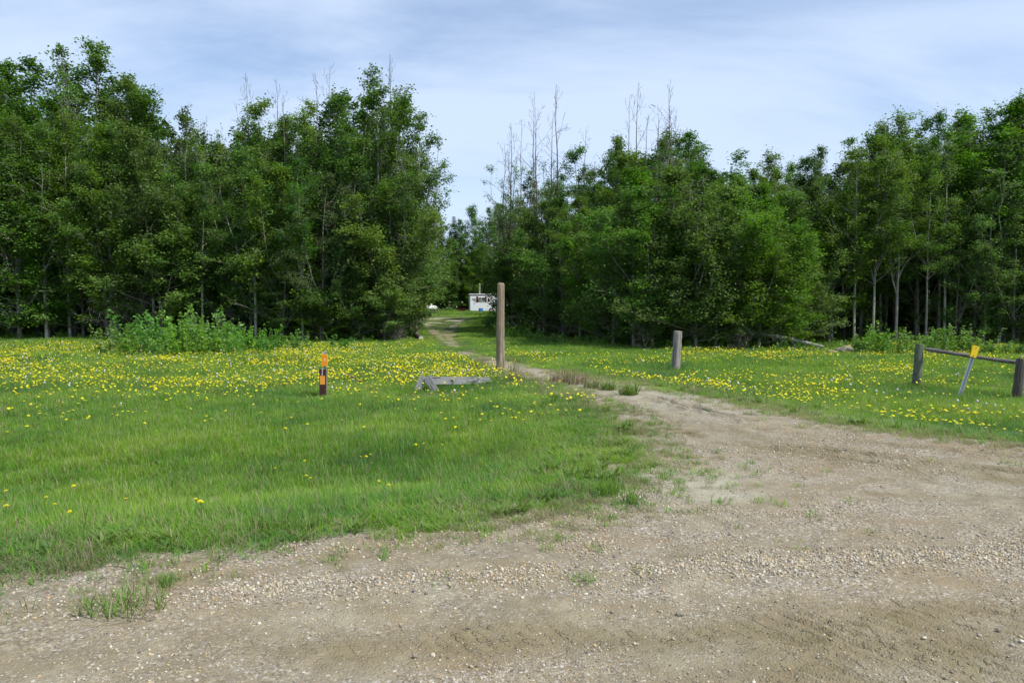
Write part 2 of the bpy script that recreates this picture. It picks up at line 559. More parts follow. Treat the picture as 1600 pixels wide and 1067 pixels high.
# ---- ground
def ground_mat():
    m, t, out = new_mat('gravel_and_turf_soil')
    p = pos(t)
    gv = N(t, 'ShaderNodeAttribute', attribute_name='grav').outputs['Fac']
    mud = N(t, 'ShaderNodeAttribute', attribute_name='mud').outputs['Fac']
    pale = N(t, 'ShaderNodeAttribute', attribute_name='pale').outputs['Fac']
    big = noise(t, 0.55, 4, 0.6, p)
    mid = noise(t, 3.0, 5, 0.62, p)
    fine = noise(t, 38, 5, 0.7, p)
    vo = N(t, 'ShaderNodeTexVoronoi', inp={'Scale': 75.0, 'Randomness': 1.0})
    t.links.new(p, vo.inputs['Vector'])
    vo2 = N(t, 'ShaderNodeTexVoronoi', inp={'Scale': 34.0, 'Randomness': 1.0})
    t.links.new(p, vo2.inputs['Vector'])
    dirt = ramp(t, [(0.28, (0.155, 0.128, 0.079)), (0.5, (0.248, 0.213, 0.140)), (0.72, (0.350, 0.310, 0.215))], mid).outputs[0]
    dirt = mixc(t, ramp(t, [(0.38, 0.0), (0.62, 0.75)], big).outputs[0], dirt, (0.240, 0.182, 0.104))
    # fine stones seen as speckle
    st = ramp(t, [(0.0, (0.075, 0.068, 0.06)), (0.22, (0.20, 0.175, 0.135)), (0.5, (0.33, 0.29, 0.215)), (0.7, (0.26, 0.235, 0.21)),
                  (0.85, (0.60, 0.57, 0.50)), (1.0, (0.36, 0.24, 0.13))], N(t, 'ShaderNodeSeparateColor').outputs[0]).outputs[0]
    sc_ = t.nodes[-2] if False else None
    sepc = N(t, 'ShaderNodeSeparateColor'); t.links.new(vo.outputs['Color'], sepc.inputs[0])
    rmp = [n for n in t.nodes if n.type == 'VALTORGB'][-1]
    for l in list(rmp.inputs[0].links):
        t.links.remove(l)
    t.links.new(sepc.outputs[0], rmp.inputs[0])
    stf = ramp(t, [(0.34, 0.0), (0.54, 0.85)], fine).outputs[0]
    stf = math_(t, 'MULTIPLY', stf, math_(t, 'SUBTRACT', 1.0, math_(t, 'MULTIPLY', mud, 0.75)))
    mpz = N(t, 'ShaderNodeMapping'); mpz.inputs['Scale'].default_value = (0.7, 1.3, 1); mpz.inputs['Rotation'].default_value = (0, 0, R(20)); t.links.new(p, mpz.inputs[0])
    pz_ = ramp(t, [(0.40, 0.10), (0.62, 1.0)], noise(t, 1.7, 5, 0.62, mpz.outputs[0], 0.6)).outputs[0]
    stf = math_(t, 'MULTIPLY', stf, pz_)
    dirt = mixc(t, stf, dirt, st)
    sepc2 = N(t, 'ShaderNodeSeparateColor'); t.links.new(vo2.outputs['Color'], sepc2.inputs[0])
    st2 = ramp(t, [(0.0, (0.22, 0.19, 0.15)), (0.5, (0.36, 0.32, 0.26)), (1.0, (0.56, 0.52, 0.44))], sepc2.outputs[1]).outputs[0]
    f2 = math_(t, 'MULTIPLY', ramp(t, [(0.78, 0.0), (0.80, 1.0)], sepc2.outputs[0]).outputs[0], math_(t, 'LESS_THAN', vo2.outputs['Distance'], 0.33))
    dirt = mixc(t, math_(t, 'MULTIPLY', f2, math_(t, 'SUBTRACT', 1.0, math_(t, 'MULTIPLY', mud, 0.8))), dirt, st2)
    mudc = ramp(t, [(0.3, (0.160, 0.128, 0.066)), (0.7, (0.245, 0.205, 0.116))], noise(t, 9, 5, 0.6, p)).outputs[0]
    mf = math_(t, 'MULTIPLY', mud, ramp(t, [(0.35, 0.25), (0.62, 1.0)], noise(t, 5.0, 5, 0.65, p)).outputs[0])
    dirt = mixc(t, mf, dirt, mudc)
    dirt = mixc(t, math_(t, 'MULTIPLY', pale, ramp(t, [(0.3, 0.2), (0.6, 1.0)], mid).outputs[0]), dirt, (0.40, 0.375, 0.28))
    rut_dk = N(t, 'ShaderNodeAttribute', attribute_name='rut_dark').outputs['Fac']  # dark brown mixed in along the rut cores
    dirt = mixc(t, ramp(t, [(0.30, 0.0), (0.62, 0.85)], math_(t, 'ADD', rut_dk, math_(t, 'MULTIPLY', math_(t, 'SUBTRACT', fine, 0.5), 0.9))).outputs[0], dirt, (0.075, 0.060, 0.042))
    turf = ramp(t, [(0.3, (0.060, 0.070, 0.028)), (0.52, (0.115, 0.115, 0.05)), (0.75, (0.25, 0.215, 0.125))], noise(t, 7, 5, 0.65, p)).outputs[0]
    gm = math_(t, 'ADD', gv, math_(t, 'MULTIPLY', math_(t, 'SUBTRACT', fine, 0.5), 0.6))
    gm = ramp(t, [(0.4, 0.0), (0.6, 1.0)], gm).outputs[0]
    c = mixc(t, gm, turf, dirt)
    # relief
    hgt = math_(t, 'ADD', math_(t, 'MULTIPLY', fine, 0.5), math_(t, 'MULTIPLY', math_(t, 'SUBTRACT', 1.0, vo.outputs['Distance']), 0.5))
    hgt = math_(t, 'ADD', hgt, math_(t, 'MULTIPLY', f2, 0.7))
    wv = N(t, 'ShaderNodeTexWave', inp={'Scale': 3.4, 'Distortion': 2.6, 'Detail': 2.5, 'Detail Scale': 3.0, 'Detail Roughness': 0.6})
    mpw = N(t, 'ShaderNodeMapping')
    mpw.inputs['Rotation'].default_value = (0, 0, R(-36))
    t.links.new(p, mpw.inputs[0]); t.links.new(mpw.outputs[0], wv.inputs['Vector'])
    wq = ramp(t, [(0.45, 0.0), (0.62, 1.0)], wv.outputs['Fac']).outputs[0]
    wm = math_(t, 'MULTIPLY', math_(t, 'MULTIPLY', wq, mud), ramp(t, [(0.48, 0.0), (0.56, 1.0)], noise(t, 17, 3, 0.6, p)).outputs[0])
    hgt = math_(t, 'ADD', hgt, math_(t, 'MULTIPLY', wm, 1.0))
    pbsdf(t, out, c, 0.93, 0.15, bump=hgt, bstr=0.9, bdist=0.014)
    return m


M_GROUND = ground_mat()


def pebble_mat():
    m, t, out = new_mat('pebble')
    oi = N(t, 'ShaderNodeObjectInfo')
    c = ramp(t, [(0.0, (0.13, 0.12, 0.11)), (0.08, (0.25, 0.22, 0.18)), (0.22, (0.36, 0.31, 0.23)), (0.40, (0.47, 0.40, 0.26)), (0.52, (0.50, 0.36, 0.18)),
                 (0.62, (0.38, 0.33, 0.29)), (0.74, (0.52, 0.46, 0.34)), (0.94, (0.64, 0.60, 0.48)), (1.0, (0.33, 0.21, 0.13))], oi.outputs['Random']).outputs[0]
    n_ = noise(t, 60, 3, 0.6, pos(t))
    c = mixc(t, 1.0, c, ramp(t, [(0.3, .75), (0.7, 1.1)], n_).outputs[0], 'MULTIPLY')
    pbsdf(t, out, c, 0.75, 0.25)
    return m


M_PEB = pebble_mat()


def wood_mat(name, cols, sc=(30, 30, 1.4), rough=0.85, bstr=0.6, tint=None, split=True):
    m, t, out = new_mat(name)
    v = objco(t, sc)
    n_ = noise(t, 1.0, 6, 0.65, v, 0.3)
    c = ramp(t, list(zip((0.28, 0.5, 0.72), cols)), n_).outputs[0]
    blot = noise(t, 2.6, 4, 0.6, objco(t, (1, 1, 0.6)))
    c = mixc(t, ramp(t, [(0.42, 0.0), (0.75, 0.6)], blot).outputs[0], c, tint or cols[0])
    if split:
        v2 = objco(t, (sc[0] * 1.6, sc[1] * 1.6, sc[2] * 0.5))
        ck = ramp(t, [(0.37, 1.0), (0.43, 0.0)], noise(t, 1.0, 3, 0.5, v2)).outputs[0]
        c = mixc(t, math_(t, 'MULTIPLY', ck, 0.75), c, (0.035, 0.028, 0.022))
        n_ = math_(t, 'SUBTRACT', n_, math_(t, 'MULTIPLY', ck, 0.8))
    pbsdf(t, out, c, rough, 0.15, bump=n_, bstr=bstr, bdist=0.006)
    return m


M_POST = wood_mat('weathered_tan_post', [(0.11, 0.085, 0.06), (0.27, 0.22, 0.155), (0.46, 0.40, 0.31)], tint=(0.29, 0.20, 0.115))
M_POST2 = wood_mat('weathered_grey_post', [(0.16, 0.145, 0.13), (0.30, 0.275, 0.245), (0.41, 0.38, 0.34)], tint=(0.30, 0.21, 0.17))
M_POST3 = wood_mat('green_treated_post', [(0.065, 0.085, 0.060), (0.125, 0.150, 0.105), (0.20, 0.22, 0.16)], tint=(0.12, 0.10, 0.08))
M_POST4 = wood_mat('dark_fence_post', [(0.05, 0.042, 0.038), (0.10, 0.085, 0.075), (0.17, 0.15, 0.13)])
M_RAIL = wood_mat('old_rail', [(0.10, 0.085, 0.075), (0.20, 0.175, 0.155), (0.32, 0.285, 0.25)], sc=(2.0, 40, 40))
M_BOARD = wood_mat('grey_board', [(0.20, 0.20, 0.20), (0.31, 0.31, 0.305), (0.42, 0.415, 0.40)], sc=(2.0, 30, 34), split=True)
M_STICK = wood_mat('brown_stick', [(0.10, 0.06, 0.035), (0.18, 0.11, 0.065), (0.25, 0.17, 0.11)], split=False)


def plain(name, col, rough=0.5, spec=0.4, metal=0.0, dirt=0.25, dcol=(0.2, 0.17, 0.12), sc=6):
    m, t, out = new_mat(name)
    n_ = noise(t, sc, 5, 0.65, objco(t))
    c = mixc(t, math_(t, 'MULTIPLY', ramp(t, [(0.42, 0.0), (0.75, 1.0)], n_).outputs[0], dirt), col, dcol)
    pbsdf(t, out, c, rough, spec, metal=metal, bump=n_, bstr=0.08, bdist=0.01)
    return m


M_STEEL = plain('galvanised_steel', (0.42, 0.45, 0.48), 0.45, 0.5, 0.35, 0.3, (0.2, 0.2, 0.2))
M_DARKSTEEL = plain('dull_dark_steel', (0.07, 0.075, 0.085), 0.6, 0.4, 0.3)
M_ORANGE = plain('orange_plate', (0.86, 0.27, 0.012), 0.5, 0.4, dirt=0.15, dcol=(0.6, 0.15, 0.02), sc=14)
M_YEDGE = plain('yellow_edging', (0.85, 0.52, 0.02), 0.5, dirt=0.1)
M_AMBER = plain('amber_reflective_patch', (0.80, 0.33, 0.04), 0.4, dirt=0.12)
M_BROWN = plain('dark_brown_plastic', (0.050, 0.017, 0.014), 0.5, dirt=0.2, dcol=(0.09, 0.05, 0.035), sc=12)
M_YELLOW = plain('yellow_cap', (0.88, 0.60, 0.012), 0.45, dirt=0.12, dcol=(0.6, 0.35, 0.02), sc=14)
M_WHITE_INK = plain('white_ink', (0.85, 0.83, 0.78), 0.6, dirt=0.0)
M_WHITE = plain('white_siding', (0.84, 0.86, 0.88), 0.5, dirt=0.06, dcol=(0.45, 0.43, 0.38), sc=1.5)
M_SHADEW = plain('shaded_white_side', (0.55, 0.57, 0.58), 0.6, dirt=0.2)  # white siding with the side's shade put into its colour; unused
M_RED2 = plain('dark_red_shutter', (0.16, 0.022, 0.02), 0.5, dirt=0.1)
M_GLASS = plain('window_glass', (0.02, 0.025, 0.03), 0.08, 0.8, dirt=0)
M_CURTAIN = plain('pale_curtain', (0.35, 0.35, 0.36), 0.8, dirt=0.2)
M_BLUE = plain('blue_plastic', (0.02, 0.16, 0.42), 0.4, dirt=0.15)
M_RUST = plain('rusty_iron', (0.085, 0.028, 0.018), 0.85, 0.2, 0.2, 0.5, (0.03, 0.018, 0.014), 5)
M_TANK = plain('white_tank_paint', (0.80, 0.80, 0.76), 0.35, dirt=0.1)
M_TYRE = plain('tyre_rubber', (0.02, 0.02, 0.02), 0.85)
M_CHIM = plain('stove_pipe', (0.55, 0.57, 0.58), 0.4, 0.5, 0.6)
M_ROOF = plain('roof_sheet', (0.80, 0.80, 0.80), 0.5, dirt=0.1)
M_EAVE = plain('dark_eave_band', (0.08, 0.075, 0.075), 0.7)
M_ENDGRAIN = plain('sawn_end', (0.62, 0.55, 0.40), 0.8, dirt=0.25, sc=20)
M_ROCK = plain('lichen_rock', (0.26, 0.23, 0.18), 0.9, 0.15, dirt=0.8, dcol=(0.12, 0.12, 0.05), sc=5)
M_PETAL = plain('dandelion_petals', (0.78, 0.70, 0.010), 0.6, 0.2, dirt=0.35, dcol=(0.78, 0.56, 0.006), sc=70)
M_STEM = plain('dandelion_stem', (0.13, 0.22, 0.06), 0.6, dirt=0.3, dcol=(0.2, 0.1, 0.06), sc=20)

# ------------------------------------------------------------------ the ground sheet
def axis(parts):
    out = []
    for a, b, s in parts:
        n = max(1, int(round((b - a) / s)))  # dark band between body and roof, under the overhang
        out.extend(list(np.linspace(a, b, n, endpoint=False)))
    out.append(parts[-1][1])
    return np.array(out)


ys = axis([(-600, -100, 50), (-100, -20, 10), (-20, -6, 1.0), (-6, 2.2, 0.25), (2.2, 2.8, 0.1), (2.8, 4.4, 0.017), (4.4, 6.2, 0.026), (6.2, 9.5, 0.034), (9.5, 15, 0.045), (15, 40, 0.22), (40, 100, 0.8), (100, 160, 4)])
ys = np.concatenate([ys, np.geomspace(170, 1500, 14)])
xr = axis([(0, 3.4, 0.021), (3.4, 7, 0.04), (7, 14, 0.16), (14, 40, 0.7), (40, 120, 4)])
xr = np.concatenate([xr, np.geomspace(130, 1500, 14)])
xs = np.concatenate([-xr[:0:-1], xr])
GX, GY = np.meshgrid(xs, ys)
gd = sdf(GX, GY, GRAVEL)
gz = height(GX.ravel(), GY.ravel(), True, gd)
nx, ny = len(xs), len(ys)
fx, fy = GX.ravel(), GY.ravel()
# how bare the ground is: 1 = gravel
wob = (fbm(fx, fy, 0.9, 40) - .5) * 0.7 + (fbm(fx, fy, 0.22, 41) - .5) * 0.35
grav = 1 - sst(-0.20, 0.95, gd + 1.2 * wob)
# far driveway is overgrown: two worn tracks with a green middle
farm = sst(17, 27, fy) * (gd < 1)
halfw = np.clip(1.6, 0, 9)
track = np.exp(-((gd + 0.45) / 0.28) ** 2)
patch = sst(0.50, 0.64, fbm(fx, fy, 1.8, 44))
grav = grav * (1 - farm) + farm * np.clip(track * 0.8 * sst(.28, .55, fbm(fx, fy, 1.2, 45)) * (1 - sst(66, 74, fy)) + patch * 0.45, 0, 1) * (gd < 0.2)
palz = np.exp(-((fy - 64) / 8.0) ** 2) * (gd < -0.3) * sst(0.40, 0.62, fbm(fx, fy, 2.4, 46))
grav = np.clip(grav + palz * 0.9, 0, 1)
mudv = np.zeros_like(fx)
mm = (fy > 2) & (fy < 14) & (gd < 0.5)
mudv[mm] = road_band(fx[mm], fy[mm])
md = np.zeros(mm.sum())
for r_ in RUTS:
    md += 0.8 * np.exp(-(pl_dist(fx[mm], fy[mm], r_) / 0.22) ** 2)
mudv[mm] = np.clip(mudv[mm] * (0.55 + .6 * fbm(fx[mm], fy[mm], .25, 48)) + md * (0.3 + 0.7 * sst(0.35, .6, fbm(fx[mm], fy[mm], 0.6, 47))), 0, 1)
rut_dark = np.zeros_like(fx)  # darker tone that follows the cores of the ruts
wx = fx[mm] + 0.30 * (fbm(fx[mm], fy[mm], 0.45, 51) - .5) + .16 * (fbm(fx[mm], fy[mm], .14, 52) - .5)
dv = np.zeros(mm.sum())
for r_, dp_ in zip(RUTS, (1.0, .25, .6, .5, .25)):
    dv = np.maximum(dv, dp_ * np.exp(-(pl_dist(wx, fy[mm], r_) / (0.075 + .02 * (dp_ > .9))) ** 2) * np.maximum(sst(0.38, 0.55, fbm(fx[mm], fy[mm], 0.7, 71)), (dp_ > .9) * sst(.25, .5, fbm(fx[mm], fy[mm], .33, 73))))
rut_dark[mm] = dv
pal = 0.9 * np.exp(-(((fx - 1.75) / 0.5) ** 2 + ((fy - 6.7) / 0.75) ** 2)) + palz + 0.45 * sst(9, 13, fy) * (gd < 0) * (1 - farm)
pal = np.clip(pal, 0, 1)
V = np.stack([fx, fy, gz], 1)
ii, jj = np.meshgrid(np.arange(nx - 1), np.arange(ny - 1))
a_ = (jj * nx + ii).ravel()
F = np.stack([a_, a_ + 1, a_ + nx + 1, a_ + nx], 1)
cxm = V[F, 0].mean(1); cym = V[F, 1].mean(1)
gm_ = gd[F].mean(1)
isroad = (gm_ < 0) & (cym < 5.6)
isdrive = (gm_ < 0) & ~isroad
for nm, sel in (('gravel_road', isroad), ('driveway', isdrive), ('ground', ~(isroad | isdrive))):
    f_ = F[sel]
    u, inv = np.unique(f_, return_inverse=True)
    me = np_mesh(nm, V[u], inv.reshape(-1, 4), M_GROUND, {'grav': grav[u], 'mud': mudv[u], 'pale': pal[u], 'rut_dark': rut_dark[u]}, smooth=True)
    o = obj(nm, me)
    o['kind'] = 'structure'

# ------------------------------------------------------------------ scatter of uncountable stuff
def scatter(name, P, rot, scl, idx, sources):
    me = bpy.data.meshes.new(name + '_points')
    n = len(P)
    me.vertices.add(n)
    me.vertices.foreach_set('co', np.asarray(P, dtype=np.float32).ravel())
    for nm, ty, a in (('rot', 'FLOAT_VECTOR', rot), ('scl', 'FLOAT_VECTOR', scl)):
        at = me.attributes.new(nm, ty, 'POINT')
        at.data.foreach_set('vector', np.asarray(a, dtype=np.float32).ravel())
    at = me.attributes.new('idx', 'INT', 'POINT')
    at.data.foreach_set('value', np.asarray(idx, dtype=np.int32))
    o = obj(name, me)
    o['kind'] = 'stuff'
    g = bpy.data.node_groups.new(name, 'GeometryNodeTree')
    g.interface.new_socket('Geometry', in_out='INPUT', socket_type='NodeSocketGeometry')
    g.interface.new_socket('Geometry', in_out='OUTPUT', socket_type='NodeSocketGeometry')
    gi = g.nodes.new('NodeGroupInput'); go = g.nodes.new('NodeGroupOutput')
    jn = g.nodes.new('GeometryNodeJoinGeometry')
    for s in sources:
        oi = g.nodes.new('GeometryNodeObjectInfo')
        oi.inputs['Object'].default_value = s
        oi.inputs['As Instance'].default_value = True
        g.links.new(oi.outputs['Geometry'], jn.inputs[0])
    iop = g.nodes.new('GeometryNodeInstanceOnPoints')
    iop.inputs['Pick Instance'].default_value = True
    g.links.new(gi.outputs[0], iop.inputs['Points'])
    g.links.new(jn.outputs[0], iop.inputs['Instance'])

    def na(nm, ty):
        k = g.nodes.new('GeometryNodeInputNamedAttribute')
        k.data_type = ty
        k.inputs[0].default_value = nm
        return k.outputs[0]
    g.links.new(na('rot', 'FLOAT_VECTOR'), iop.inputs['Rotation'])
    g.links.new(na('scl', 'FLOAT_VECTOR'), iop.inputs['Scale'])
    g.links.new(na('idx', 'INT'), iop.inputs['Instance Index'])
    g.links.new(iop.outputs[0], go.inputs[0])
    md_ = o.modifiers.new('scatter', 'NODES')
    md_.node_group = g
    return o


def src(name, mesh):
    return bpy.data.objects.new(name, mesh)      # never linked: only a shape for the scatter


def blades(n, rad, h, wd, spread=0.35, dry=0.1, seed=0, mats=None, flat=0.0, hvar=0.45, curve=0.5):
    """A clump of tapered, bent grass blades (5 triangles' worth each)."""
    r = np.random.default_rng(seed)
    a = r.uniform(0, 2 * math.pi, n); q = np.sqrt(r.uniform(0, 1, n)) * rad
    bx, by = q * np.cos(a), q * np.sin(a)
    H = h * (1 - hvar + hvar * 1.6 * r.random(n))
    az = r.uniform(0, 2 * math.pi, n)
    lean = spread * r.uniform(0.15, 1.0, n) + flat
    dx, dy = np.cos(az), np.sin(az)
    W = wd * r.uniform(0.7, 1.3, n)
    sx, sy = -dy, dx
    V = np.zeros((n, 7, 3))
    for k, (t, wf) in enumerate(((0, 0.8), (0.4, 1.0), (0.75, 0.7), (1.0, 0))):
        out = (lean * t + curve * lean * t * t) * H
        z = H * (t - 0.35 * lean * t * t)
        cx_ = bx + dx * out; cy_ = by + dy * out
        if k < 3:
            V[:, 2 * k] = np.stack([cx_ - sx * W * wf / 2, cy_ - sy * W * wf / 2, z], 1)
            V[:, 2 * k + 1] = np.stack([cx_ + sx * W * wf / 2, cy_ + sy * W * wf / 2, z], 1)
        else:
            V[:, 6] = np.stack([cx_, cy_, z], 1)
    b = (np.arange(n) * 7)[:, None]
    T = np.array([[0, 1, 3], [0, 3, 2], [2, 3, 5], [2, 5, 4], [4, 5, 6]])
    F = (b[:, :, None] + T[None]).reshape(-1, 3)
    lv = np.repeat(r.random(n), 7)
    mi = np.repeat((r.random(n) < dry).astype(int), 5)
    return V.reshape(-1, 3), F, lv, mi


def clump_obj(name, *a, mats=(M_GRASS, M_DRY), **k):
    V, F, lv, mi = blades(*a, **k)
    return src(name, np_mesh(name, V, F, list(mats), {'lv': lv}, smooth=True, mi=mi))


g_near = [clump_obj('grass_clump_%d' % i, 70, 0.13, 0.17, 0.0042, spread=0.6, dry=0.17, seed=10 + i) for i in range(5)]
g_far = [clump_obj('grass_bunch_%d' % i, 90, 0.22, 0.20, 0.0075, spread=0.6, dry=0.13, seed=20 + i) for i in range(4)]
g_dry = [clump_obj('thatch_%d' % i, 60, 0.16, 0.13, 0.0045, spread=1.1, dry=0.85, seed=30 + i) for i in range(3)]
g_short = [clump_obj('sprig_%d' % i, 14, 0.05, 0.055, 0.0042, spread=0.9, dry=0.3, seed=40 + i) for i in range(4)]
g_stalk = [clump_obj('stalk_%d' % i, 9, 0.10, 0.26, 0.0035, spread=0.45, dry=0.45, seed=50 + i, mats=(M_DRY, M_RED)) for i in range(3)]


def pts_in(x0, x1, y0, y1, dens, seed):
    r = np.random.default_rng(seed)
    n = int((x1 - x0) * (y1 - y0) * dens)
    return r.uniform(x0, x1, n), r.uniform(y0, y1, n), r


def wedge(x, y, m=3.5):
    return np.abs(x) < y * 0.72 + m


def bare_at(x, y, g):
    wb = (fbm(x, y, 0.9, 40) - .5) * 0.7 + (fbm(x, y, 0.22, 41) - .5) * 0.35
    gr = 1 - sst(-0.30, 0.35, g + wb)
    farm = sst(17, 27, y) * (g < 1)
    track = np.exp(-((g + 0.45) / 0.28) ** 2)
    patch = sst(0.50, 0.64, fbm(x, y, 1.8, 44))
    gr = gr * (1 - farm) + farm * np.clip(track * 0.8 * sst(.28, .55, fbm(x, y, 1.2, 45)) * (1 - sst(66, 74, y)) + patch * 0.45, 0, 1) * (g < 0.2)
    pz = np.exp(-((y - 64) / 8.0) ** 2) * (g < -0.3) * sst(0.40, 0.62, fbm(x, y, 2.4, 46))
    return np.clip(gr + pz * 0.9, 0, 1)


# wood outlines on the ground
LEFT_WOOD = [(-90, 37.5), (-30, 37.5), (-17, 37.5), (-11.5, 36.0), (-7.2, 35), (-5.9, 38), (-7.0, 50), (-10.2, 66), (-12.6, 82), (-14.5, 92), (-16, 97), (-90, 130)]
RIGHT_WOOD = [(-1.2, 52), (0.6, 45), (2.2, 38), (3.6, 32), (5.6, 29.2), (10, 28.3), (13, 29), (14.5, 32.5), (18, 33.5), (26, 32.5), (40, 32), (90, 32), (90, 130), (2, 97), (-0.2, 84), (-0.8, 66)]
FAR_WOOD = [(-60, 97), (-17, 95), (-12, 98), (-2, 98), (4, 96), (60, 100), (60, 150), (-60, 150)]


def in_wood(x, y):
    return (sdf(x, y, LEFT_WOOD) < 0) | (sdf(x, y, RIGHT_WOOD) < 0) | (sdf(x, y, FAR_WOOD) < 0)


CLEAR = [(-1.75, 15.1, 1.1), (-1.2, 15.3, .8), (-.9, 15.6, .8), (-.6, 15.8, .7), (-4.1, 14.9, .7), (8.9, 14.2, .5), (8.9, 16.0, .5), (0.0, 19.5, .6)]


def clear(x, y):
    q = np.ones_like(x)
    for a, b, rr in CLEAR:
        q = np.minimum(q, 0.22 + 0.78 * sst(0.4, 1.0, np.hypot(x - a, y - b) / rr))
    return q


def grass_zone(y0, y1, dens, seed, sources, s0, s1, name, x0=-60, x1=60, dense_inside=0.0):
    x, y, r = pts_in(max(x0, -y1 * .72 - 4), min(x1, y1 * .72 + 4), y0, y1, dens, seed)
    k = wedge(x, y); x, y = x[k], y[k]
    g = sdf(x, y, GRAVEL)
    b = bare_at(x, y, g)
    k = r.random(len(x)) > np.clip(b * 1.15, 0, 1)
    # thin the edge
    k &= r.random(len(x)) < 0.12 + 0.88 * sst(-0.2, 0.8, g + (fbm(x, y, .5, 61) - .5) * 1.3) + 0.5 * (y > 22)
    x, y, g = x[k], y[k], g[k]
    if y1 > 36:
        k = ~(in_wood(x, y) & (r.random(len(x)) < 0.8)); x, y, g = x[k], y[k], g[k]
    n = len(x)
    z = height(x, y, False, g) - 0.01
    hs = (0.32 + 0.60 * sst(0.0, 2.2, g)) * (0.62 + 0.6 * fbm(x, y, 1.4, 62)) * r.uniform(0.8, 1.2, n)
    hs *= np.where((y > 22) & (g < 0.2), 0.45, 1.0)
    hs *= clear(x, y)
    w_ = r.uniform(s0, s1, n)
    rot = np.stack([r.uniform(-.12, .12, n), r.uniform(-.12, .12, n), r.uniform(0, 6.28, n)], 1)
    scl = np.stack([w_, w_, w_ * hs], 1)
    return np.stack([x, y, z], 1), rot, scl, r.integers(0, len(sources), n)


for nm, zargs, so_ in (('grass', (4.0, 10.5, 150, 101), g_near), ('grass', (10.5, 20, 85, 102), g_near), ('grass', (20, 45, 26, 103), g_far), ('grass', (45, 98, 7, 104), g_far)):
    P, rt, sc_, ix = grass_zone(zargs[0], zargs[1], zargs[2], zargs[3], so_, 0.9, 1.25, nm)
    if zargs[0] > 40:
        sc_ = sc_ * 1.5
    scatter(nm, P, rt, sc_, ix, so_)

g_broad = [clump_obj('broad_weed_%d' % i, 16, 0.05, 0.10, 0.017, spread=1.3, dry=0.1, seed=60 + i, mats=(M_WEED, M_GRASS)) for i in range(3)]
x, y, r = pts_in(-14, 14, 4.3, 19, 9, 231)
g = sdf(x, y, GRAVEL)
k = wedge(x, y) & (g > 0.15) & (r.random(len(x)) < 0.25 + .75 * sst(.45, .6, fbm(x, y, 1.0, 232)))
x, y, g = x[k], y[k], g[k]; n = len(x); s_ = r.uniform(.7, 1.4, n)
scatter('broad_leaf_weeds', np.stack([x, y, height(x, y, False, g) + .015], 1), np.stack([np.zeros(n), np.zeros(n), r.uniform(0, 6.28, n)], 1), np.stack([s_] * 3, 1), r.integers(0, 3, n), g_broad)

g_tall = [clump_obj('tall_blades_%d' % i, 14, 0.14, 0.24, 0.0045, spread=0.55, dry=0.3, seed=70 + i, hvar=.6) for i in range(4)]
x, y, r = pts_in(-16, 16, 4.5, 24, 14, 241)
g = sdf(x, y, GRAVEL)
k = wedge(x, y) & (g > 0.35) & (r.random(len(x)) < 0.15 + .85 * sst(.45, .62, fbm(x, y, 1.3, 242))) & (clear(x, y) > .9)
x, y, g = x[k], y[k], g[k]; n = len(x); s_ = r.uniform(.6, 1.15, n)
scatter('tall_grass', np.stack([x, y, height(x, y, False, g)], 1), np.stack([np.zeros(n), np.zeros(n), r.uniform(0, 6.28, n)], 1), np.stack([s_] * 3, 1), r.integers(0, 4, n), g_tall)

# dry thatch: along the ditch bottom and the verge edges, patchy
x, y, r = pts_in(-16, 14, 3.9, 20, 60, 201)
g = sdf(x, y, GRAVEL)
wgt = 0.16 * sst(0.1, .4, g) * sst(.45, .65, fbm(x, y, 1.6, 202)) + 0.95 * np.exp(-((y - 8.8 - 0.6 * (fbm(x, y, 3, 203) - .5)) / 0.8) ** 2) * sst(.33, .52, fbm(x, y, 1.1, 204)) * (x < 0.5) \
    + 1.3 * np.exp(-((g - 0.10) / 0.45) ** 2) * sst(.25, .5, fbm(x, y, .8, 205))
k = (r.random(len(x)) < wgt) & wedge(x, y) & (g > -0.7)
x, y, g = x[k], y[k], g[k]; n = len(x)
s_ = r.uniform(0.5, 1.05, n) * (0.55 + 0.45 * sst(-.2, .8, g))
scatter('dry_grass', np.stack([x, y, height(x, y, False, g)], 1), np.stack([np.zeros(n), np.zeros(n), r.uniform(0, 6.28, n)], 1), np.stack([s_, s_, s_ * r.uniform(.6, 1.2, n)], 1), r.integers(0, 3, n), g_dry)

# sprigs creeping into the gravel, seed stalks at the drive's edge
x, y, r = pts_in(-7, 9, 3.9, 17, 110, 211)
g = sdf(x, y, GRAVEL)
wgt = 0.8 * np.exp(-((g + 0.08) / 0.32) ** 2) * sst(.33, .55, fbm(x, y, .35, 212)) + 0.55 * np.exp(-(((x - 1.8) / .6) ** 2 + ((y - 6.9) / .9) ** 2)) * sst(.45, .6, fbm(x, y, .25, 213)) + 0.008 * (g < 0) * (y > 4.2)
k = (r.random(len(x)) < wgt) & (g < 0.6) & wedge(x, y, 2)
x, y, g = x[k], y[k], g[k]; n = len(x); s_ = r.uniform(.5, 1.5, n)
scatter('creeping_grass', np.stack([x, y, height(x, y, False, g)], 1), np.stack([np.zeros(n), np.zeros(n), r.uniform(0, 6.28, n)], 1), np.stack([s_] * 3, 1), r.integers(0, 4, n), g_short)
x, y, r = pts_in(-8, 14, 4.2, 40, 9, 221)
g = sdf(x, y, GRAVEL)
k = (r.random(len(x)) < 0.75 * np.exp(-((g - 0.25) / 0.4) ** 2) * sst(.35, .6, fbm(x, y, 1.2, 222))) & (g > -0.35)
x, y, g = x[k], y[k], g[k]; n = len(x); s_ = r.uniform(.6, 1.1, n)
scatter('seed_stalks', np.stack([x, y, height(x, y, False, g)], 1), np.stack([np.zeros(n), np.zeros(n), r.uniform(0, 6.28, n)], 1), np.stack([s_] * 3, 1), r.integers(0, 3, n), g_stalk)


